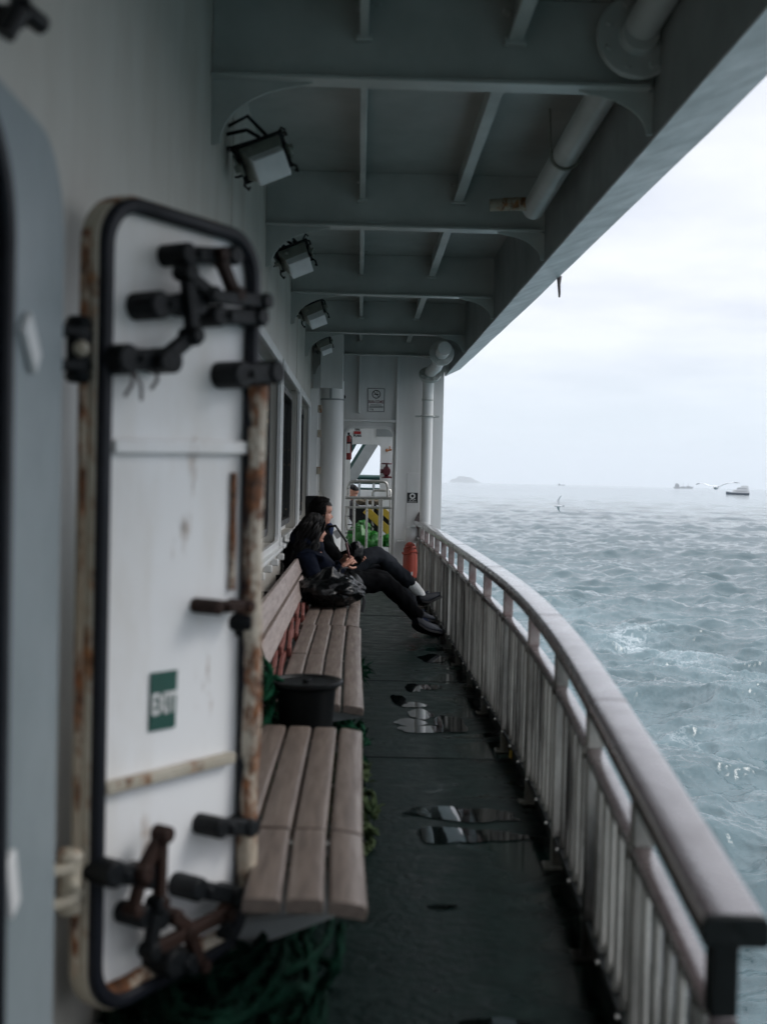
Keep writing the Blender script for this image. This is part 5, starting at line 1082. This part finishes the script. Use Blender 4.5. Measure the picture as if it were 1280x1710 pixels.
# ------------------------------------------------------------------ sea
def build_sea():
    rng = np.random.default_rng(5); H = EYE.z-SEA_Z
    az = np.concatenate([np.linspace(-60, 1.5, 60), np.linspace(1.5, 22, 420)[1:], np.linspace(22, 150, 110)[1:]])
    dep = np.concatenate([np.geomspace(H/9.0, H/60, 800), np.linspace(H/60, H/900, 420)[1:], H/np.geomspace(900, 16000, 60)[1:]])
    r = H/dep
    A, RR = np.meshgrid(np.radians(az), r); x = RR*np.sin(A); y = RR*np.cos(A)
    dr = np.gradient(r)[:, None]*np.ones_like(A)
    wide = np.maximum(dr, 0.0004*RR)
    z = np.zeros_like(x); dx = np.zeros_like(x); dy = np.zeros_like(x); jac = np.zeros_like(x)
    def waves(n, l0, l1, steep, th0, spread):
        nonlocal z, dx, dy, jac
        for i in range(n):
            lam = math.exp(rng.uniform(math.log(l0), math.log(l1))); k = 2*math.pi/lam
            th = math.radians(th0)+rng.normal(0, spread); a = steep/k*rng.uniform(.5, 1.3)/math.sqrt(n)*1.6; ph = rng.uniform(0, 6.28)
            fade = np.clip((lam/wide-.8)/1.4, 0, 1); cx, cy = math.cos(th), math.sin(th)
            # wave groups
            g = .35+1.3*np.clip(np.sin((x*cy-y*cx)*k*.21+ph*3)*np.sin((x*cx+y*cy)*k*.13+ph*5), 0, 1)**1.5
            p = k*(x*cx+y*cy)+ph; a_ = a*fade*g
            z += a_*np.cos(p); dx -= .55*a_*cx*np.sin(p); dy -= .55*a_*cy*np.sin(p); jac += .8*a_*k*np.cos(p)
    waves(10, 14, 40, .035, -115, .45); waves(24, 5, 14, .16, -110, .5); waves(40, 1.6, 5, .36, -105, .7); waves(60, .28, 1.6, .40, -100, 1.0)
    # ship's wake: a turbulent ridge spreading from the hull
    def nz(px, py, s, o): 
        v = np.zeros_like(px)
        for i in range(7):
            kx, ky = rng.normal(0, s*1.9**i, 2); v += np.sin(px*kx+py*ky+rng.uniform(0, 6.28)+1.3*np.sin(px*ky*.7-py*kx*.6))/1.5**i
        return v
    lat = x-(2.0+(62-y)*.10); n1 = nz(x, y, .35, 0); n2 = nz(x, y, .8, 1)
    wake = np.exp(-((lat-4)/5.5)**2)*np.clip((y-8)/10, 0, 1)*np.clip((95-y)/40, 0, 1)
    wake2 = np.exp(-((x-11-.05*(70-y))/2.6)**2)*np.clip((y-16)/10, 0, 1)*np.clip((75-y)/30, 0, 1)
    fine = np.clip((1.2/wide-.5), 0, 1)
    z += (wake*.03+wake2*.04)*n2*fine+wake2*.10*np.clip(n1, 0, 2)
    foam = np.clip((jac-.62)*1.0, 0, 1)*.3+np.clip((wake*.08+wake2*.12)*(.55+.28*n1+.25*n2), 0, 1)
    foam += .15*np.exp(-((lat-6)/16)**2)*np.clip((150-y)/90, 0, 1)*np.clip(.75+.22*n1+.1*n2, 0, 1.3)
    P_ = np.stack([x+dx, y+dy, z+SEA_Z], -1).reshape(-1, 3)
    nr, na = x.shape; idx = np.arange(nr*na).reshape(nr, na)
    q = np.stack([idx[:-1, :-1], idx[:-1, 1:], idx[1:, 1:], idx[1:, :-1]], -1).reshape(-1, 4)
    me = bpy.data.meshes.new('sea'); me.vertices.add(len(P_)); me.vertices.foreach_set('co', P_.ravel())
    me.loops.add(q.size); me.loops.foreach_set('vertex_index', q.ravel().astype(np.int32)); me.polygons.add(len(q))
    me.polygons.foreach_set('loop_start', np.arange(0, q.size, 4, dtype=np.int32)); me.polygons.foreach_set('loop_total', np.full(len(q), 4, dtype=np.int32))
    me.update(calc_edges=True); me.polygons.foreach_set('use_smooth', np.ones(len(q), dtype=bool))
    at = me.attributes.new('foam', 'FLOAT', 'POINT'); at.data.foreach_set('value', foam.ravel().astype(np.float32))
    me.flip_normals() if me.polygons[0].normal.z < 0 else None
    o = bpy.data.objects.new('sea', me); COL.objects.link(o); tag(o, kind='structure')
    m = bpy.data.materials.new('sea_water'); m.use_nodes = True; nt = m.node_tree; N = nt.nodes; L = nt.links; p = N['Principled BSDF']
    tc = N.new('ShaderNodeTexCoord'); mp = N.new('ShaderNodeMapping'); mp.inputs['Scale'].default_value = (1, 1.0, 1); L.new(tc.outputs['Object'], mp.inputs[0])
    at = N.new('ShaderNodeAttribute'); at.attribute_name = 'foam'
    n1 = N.new('ShaderNodeTexNoise'); n1.inputs['Scale'].default_value = 1.6; n1.inputs['Detail'].default_value = 9; n1.inputs['Roughness'].default_value = .68; n1.inputs['Distortion'].default_value = .5; L.new(mp.outputs[0], n1.inputs['Vector'])
    # lacy foam: noise ridge combined with the foam amount
    sb = N.new('ShaderNodeMath'); sb.operation = 'SUBTRACT'; sb.inputs[1].default_value = .5; L.new(n1.outputs[0], sb.inputs[0])
    ab = N.new('ShaderNodeMath'); ab.operation = 'ABSOLUTE'; L.new(sb.outputs[0], ab.inputs[0])
    rg = N.new('ShaderNodeMapRange'); L.new(ab.outputs[0], rg.inputs[0]); rg.inputs[1].default_value = 0.0; rg.inputs[2].default_value = .10; rg.inputs[3].default_value = 1; rg.inputs[4].default_value = 0
    s1 = N.new('ShaderNodeMath'); s1.operation = 'MULTIPLY'; L.new(rg.outputs[0], s1.inputs[0]); s1.inputs[1].default_value = .34
    s2 = N.new('ShaderNodeMath'); s2.operation = 'ADD'; L.new(s1.outputs[0], s2.inputs[0]); L.new(at.outputs['Fac'], s2.inputs[1])
    n3 = N.new('ShaderNodeTexNoise'); n3.inputs['Scale'].default_value = .22; n3.inputs['Detail'].default_value = 5; L.new(mp.outputs[0], n3.inputs['Vector'])
    s3 = N.new('ShaderNodeMath'); s3.operation = 'MULTIPLY_ADD'; L.new(n3.outputs[0], s3.inputs[0]); s3.inputs[1].default_value = .9; s3.inputs[2].default_value = -.42; 
    s4 = N.new('ShaderNodeMath'); s4.operation = 'ADD'; L.new(s2.outputs[0], s4.inputs[0]); L.new(s3.outputs[0], s4.inputs[1])
    fr = N.new('ShaderNodeMapRange'); L.new(s4.outputs[0], fr.inputs[0]); fr.inputs[1].default_value = .60; fr.inputs[2].default_value = 1.25
    wc = N.new('ShaderNodeMixRGB'); L.new(at.outputs['Fac'], wc.inputs[0]); wc.inputs[1].default_value = (.022, .062, .072, 1); wc.inputs[2].default_value = (.22, .33, .36, 1)
    mc = N.new('ShaderNodeMixRGB'); L.new(fr.outputs[0], mc.inputs[0]); L.new(wc.outputs[0], mc.inputs[1]); mc.inputs[2].default_value = (.78, .82, .84, 1); L.new(mc.outputs[0], p.inputs['Base Color'])
    mr = N.new('ShaderNodeMapRange'); L.new(fr.outputs[0], mr.inputs[0]); mr.inputs[3].default_value = .06; mr.inputs[4].default_value = .8; L.new(mr.outputs[0], p.inputs['Roughness'])
    p.inputs['IOR'].default_value = 1.6
    # ripples too small for the mesh
    m2 = N.new('ShaderNodeMapping'); m2.inputs['Scale'].default_value = (.8, 1.15, 1); m2.inputs['Rotation'].default_value = (0, 0, R(15)); L.new(tc.outputs['Object'], m2.inputs[0])
    r1 = N.new('ShaderNodeTexNoise'); r1.inputs['Scale'].default_value = 2.6; r1.inputs['Detail'].default_value = 6; r1.inputs['Roughness'].default_value = .62; r1.inputs['Distortion'].default_value = .5; L.new(m2.outputs[0], r1.inputs['Vector'])
    b1 = N.new('ShaderNodeBump'); b1.inputs['Strength'].default_value = .22; b1.inputs['Distance'].default_value = .12; L.new(r1.outputs[0], b1.inputs['Height'])
    r2 = N.new('ShaderNodeTexNoise'); r2.inputs['Scale'].default_value = .10; r2.inputs['Detail'].default_value = 9; r2.inputs['Roughness'].default_value = .57; L.new(m2.outputs[0], r2.inputs['Vector'])
    b2 = N.new('ShaderNodeBump'); b2.inputs['Strength'].default_value = .3; b2.inputs['Distance'].default_value = 1.5; L.new(r2.outputs[0], b2.inputs['Height']); L.new(b1.outputs[0], b2.inputs['Normal']); L.new(b2.outputs[0], p.inputs['Normal'])
    me.materials.append(m)
    me2 = MB(); me2.add([(-9000, -9000, SEA_Z-1.2), (16000, -9000, SEA_Z-1.2), (16000, 16000, SEA_Z-1.2), (-9000, 16000, SEA_Z-1.2)], [(0, 1, 2, 3)])
    m3 = mat('deep_water', (.03, .09, .10, 1), .3, var=.1, vscale=.05); tag(me2.build('sea_far_water', m3), kind='structure')
build_sea()

# island, ships, gulls
def level(px, dist, z): d = ray(px, 812); d.z = 0; d.normalize(); return Vector((d.x*dist, d.y*dist, z))
ic = level(772, 15000, SEA_Z); rt = Vector((ic.y, -ic.x, 0)).normalized()
prof = [(-140, 0), (-110, 22), (-70, 30), (-40, 46), (-10, 52), (15, 44), (45, 50), (75, 40), (110, 26), (160, 8), (190, 0)]
b = MB(); n = len(prof); fw = Vector((ic.x, ic.y, 0)).normalized()
for k, (s_, hs_) in enumerate(((-60, .0), (-20, .8), (10, 1), (60, .7), (120, 0))):
    for u, h_ in prof: b.v.append(ic+rt*u*1.3+fw*s_+Vector((0, 0, 1.8*h_*hs_*(.9+.25*mnoise.noise((u*.03, s_*.03, 0)))-1)))
for k in range(4):
    for i in range(n-1): b.f.append((k*n+i, k*n+i+1, (k+1)*n+i+1, (k+1)*n+i))
tag(b.build('far_island', M['hill'], smooth=True), kind='structure')

def yacht(px, dist, L_, label, turn=0.0, m1='boatwhite', m2='boatdark', loc_z=SEA_Z):
    c = level(px, dist, loc_z); t = thing('motor_yacht', c, label, 'boat'); ang = math.atan2(-c.x, c.y)+turn
    q = Matrix.Rotation(ang, 3, 'Z'); s = L_
    def hullx(u, w_, z): return q @ Vector((u*s, w_*s, z*s))
    b = MB(); st_ = [(-.5, .11, .09), (-.2, .13, .085), (.15, .125, .095), (.38, .07, .115), (.5, .004, .135)]
    for u, w_, h_ in st_: b.v += [c+hullx(u, -w_, h_), c+hullx(u, w_, h_), c+hullx(u*.97, w_*.7, -.03), c+hullx(u*.97, -w_*.7, -.03)]
    for i in range(4):
        for j in range(4): b.f.append((i*4+j, i*4+(j+1) % 4, (i+1)*4+(j+1) % 4, (i+1)*4+j))
    b.f += [(0, 3, 2, 1), (16, 17, 18, 19)]; b.build('hull', M[m2], t)
    def cab(u0, u1, w_, z0, z1, nm, m_, rake=.05):
        b = MB(); vs = [hullx(u0, -w_, z0), hullx(u1, -w_, z0), hullx(u1, w_, z0), hullx(u0, w_, z0), hullx(u0+rake*.3, -w_*.9, z1), hullx(u1-rake, -w_*.9, z1), hullx(u1-rake, w_*.9, z1), hullx(u0+rake*.3, w_*.9, z1)]
        b.add([c+v for v in vs], [(0,3,2,1), (4,5,6,7), (0,1,5,4), (1,2,6,5), (2,3,7,6), (3,0,4,7)]); b.build(nm, M[m_], t)
    cab(-.48, .24, .11, .09, .22, 'cabin', m1); cab(-.40, .12, .112, .14, .18, 'window_band', 'ship', .02); cab(-.46, .06, .09, .22, .33, 'wheelhouse', m1); cab(-.38, .03, .092, .26, .295, 'window_band', 'ship', .02); cab(-.44, -.12, .075, .34, .40, 'flybridge', m1, .02)
    b = MB(); b.cyl(c+hullx(-.2, 0, .26), c+hullx(-.22, 0, .36), .008*s, 6); b.box(c+hullx(-.22, 0, .33), (.05*s, .02*s, .01*s)); b.build('mast', M[m1], t); return t
yacht(1231, 1150, 21, 'white motor yacht with dark hull near the horizon at right', turn=math.pi/2*0+math.pi)
def farship(px, dist, L_, label, m_='ship'):
    c = level(px, dist, SEA_Z); a = math.atan2(-c.x, c.y); q = Matrix.Rotation(a, 3, 'Z'); t = thing('distant_ship', c, label, 'ship')
    b = MB(); b.prism([c+q @ Vector(v)*L_ for v in ((-.5, -.06, .07), (-.47, -.06, -.02), (.44, -.06, -.02), (.52, -.06, .10), (.3, -.06, .075))], q @ Vector((0, .12*L_, 0))); b.build('hull', M[m_], t)
    b = MB()
    for u0, u1, z0, z1 in ((-.42, -.2, .07, .2), (-.4, -.25, .2, .25), (-.1, .1, .07, .1), (.15, .35, .075, .12)): b.box(c+q @ Vector(((u0+u1)/2, 0, (z0+z1)/2))*L_, ((u1-u0)*L_, .1*L_, (z1-z0)*L_), q)
    for u in (-.33, .0, .25): b.cyl(c+q @ Vector((u, 0, .1))*L_, c+q @ Vector((u, 0, .27))*L_, .008*L_, 6)
    b.build('superstructure', M[m_], t)
farship(1140, 5200, 82, 'faint grey ship on the hazy horizon just left of the white yacht'); farship(937, 6000, 38, 'tiny faint ship on the horizon above the gull with raised wing')

def gull(px, py, dist, span, label, roll, yaw, up):
    c = EYE+ray(px, py).normalized()*dist; t = thing('seagull', c, label, 'bird', 'gulls flying over the sea')
    q = Matrix.Rotation(yaw, 3, 'Z') @ Matrix.Rotation(roll, 3, 'Y'); s = span
    bod = []; rs = []
    for u, r_, z in ((-.20, .004, .0), (-.14, .018, .0), (-.04, .045, -.005), (.06, .05, -.004), (.13, .036, .01), (.17, .034, .018), (.205, .024, .014), (.225, .010, .006), (.25, .003, .0)): bod.append(c+q @ Vector((0, u*s, z*s))); rs.append(r_*s)
    b = MB(); b.tube(bod, rs, 10); b.prism([c+q @ Vector(v)*s for v in ((-.012, -.14, 0), (.012, -.14, 0), (.05, -.27, .0), (-.05, -.27, .0))], q @ Vector((0, 0, .006*s))); body = b.build('body', M['feather'], t, smooth=True)
    for sg in (-1, 1):
        pts = [(.03, .0, .10, .02), (.14, .03, .11, .02+up*.5), (.26, .02, .09, .05+up*.9), (.38, -.04, .06, .05+up*1.05), (.5, -.13, .015, .03+up*1.1)]
        b = MB(); 
        for w_, u, ch, z in pts: b.v += [c+q @ Vector((sg*w_, u+ch*.45, z))*s, c+q @ Vector((sg*w_, u, z+.012))*s, c+q @ Vector((sg*w_, u-ch*.6, z-.004))*s, c+q @ Vector((sg*w_, u, z-.006))*s]
        for i in range(4):
            for j in range(4): b.f.append((i*4+j, i*4+(j+1) % 4, (i+1)*4+(j+1) % 4, (i+1)*4+j))
        b.f += [(0, 1, 2, 3), (16, 19, 18, 17)]; wg = b.build('wing', M['feather'], t, smooth=True)
        b = MB(); a_ = [Vector(v)*s for v in ((sg*.40, -.055, .05+up*1.06), (sg*.505, -.135, .03+up*1.1), (sg*.40, -.02, .05+up*1.06))]; b.prism([c+q @ v for v in a_], q @ Vector((0, 0, .01*s))); b.build('wing_tip', M['feathergrey'], wg)
    b = MB(); b.cyl(c+q @ Vector((0, .245, 0))*s, c+q @ Vector((0, .285, -.008))*s, .008*s, 6, .002*s); b.build('beak', M['yellow'], t)
gull(1195, 814, 36, 1.25, 'white seagull gliding with outspread wings beside the yacht', R(3), R(150), .05)
gull(932, 845, 70, 1.2, 'small white seagull low over the water with one wing raised straight up', R(62), R(80), .12)

# haze: the damp air over the sea
b = MB(); b.box2((-9500, -9500, SEA_Z-3.2), (16500, 16500, 420))
hz = b.build('haze', None); tag(hz, kind='stuff')
m = bpy.data.materials.new('haze_air'); m.use_nodes = True; nt = m.node_tree; N = nt.nodes; N.remove(N['Principled BSDF'])
pv = N.new('ShaderNodeVolumePrincipled'); pv.inputs['Color'].default_value = (.93, .96, 1, 1); pv.inputs['Density'].default_value = 0.00008; pv.inputs['Anisotropy'].default_value = 0.0
nt.links.new(pv.outputs[0], N['Material Output'].inputs['Volume']); hz.data.materials.append(m)
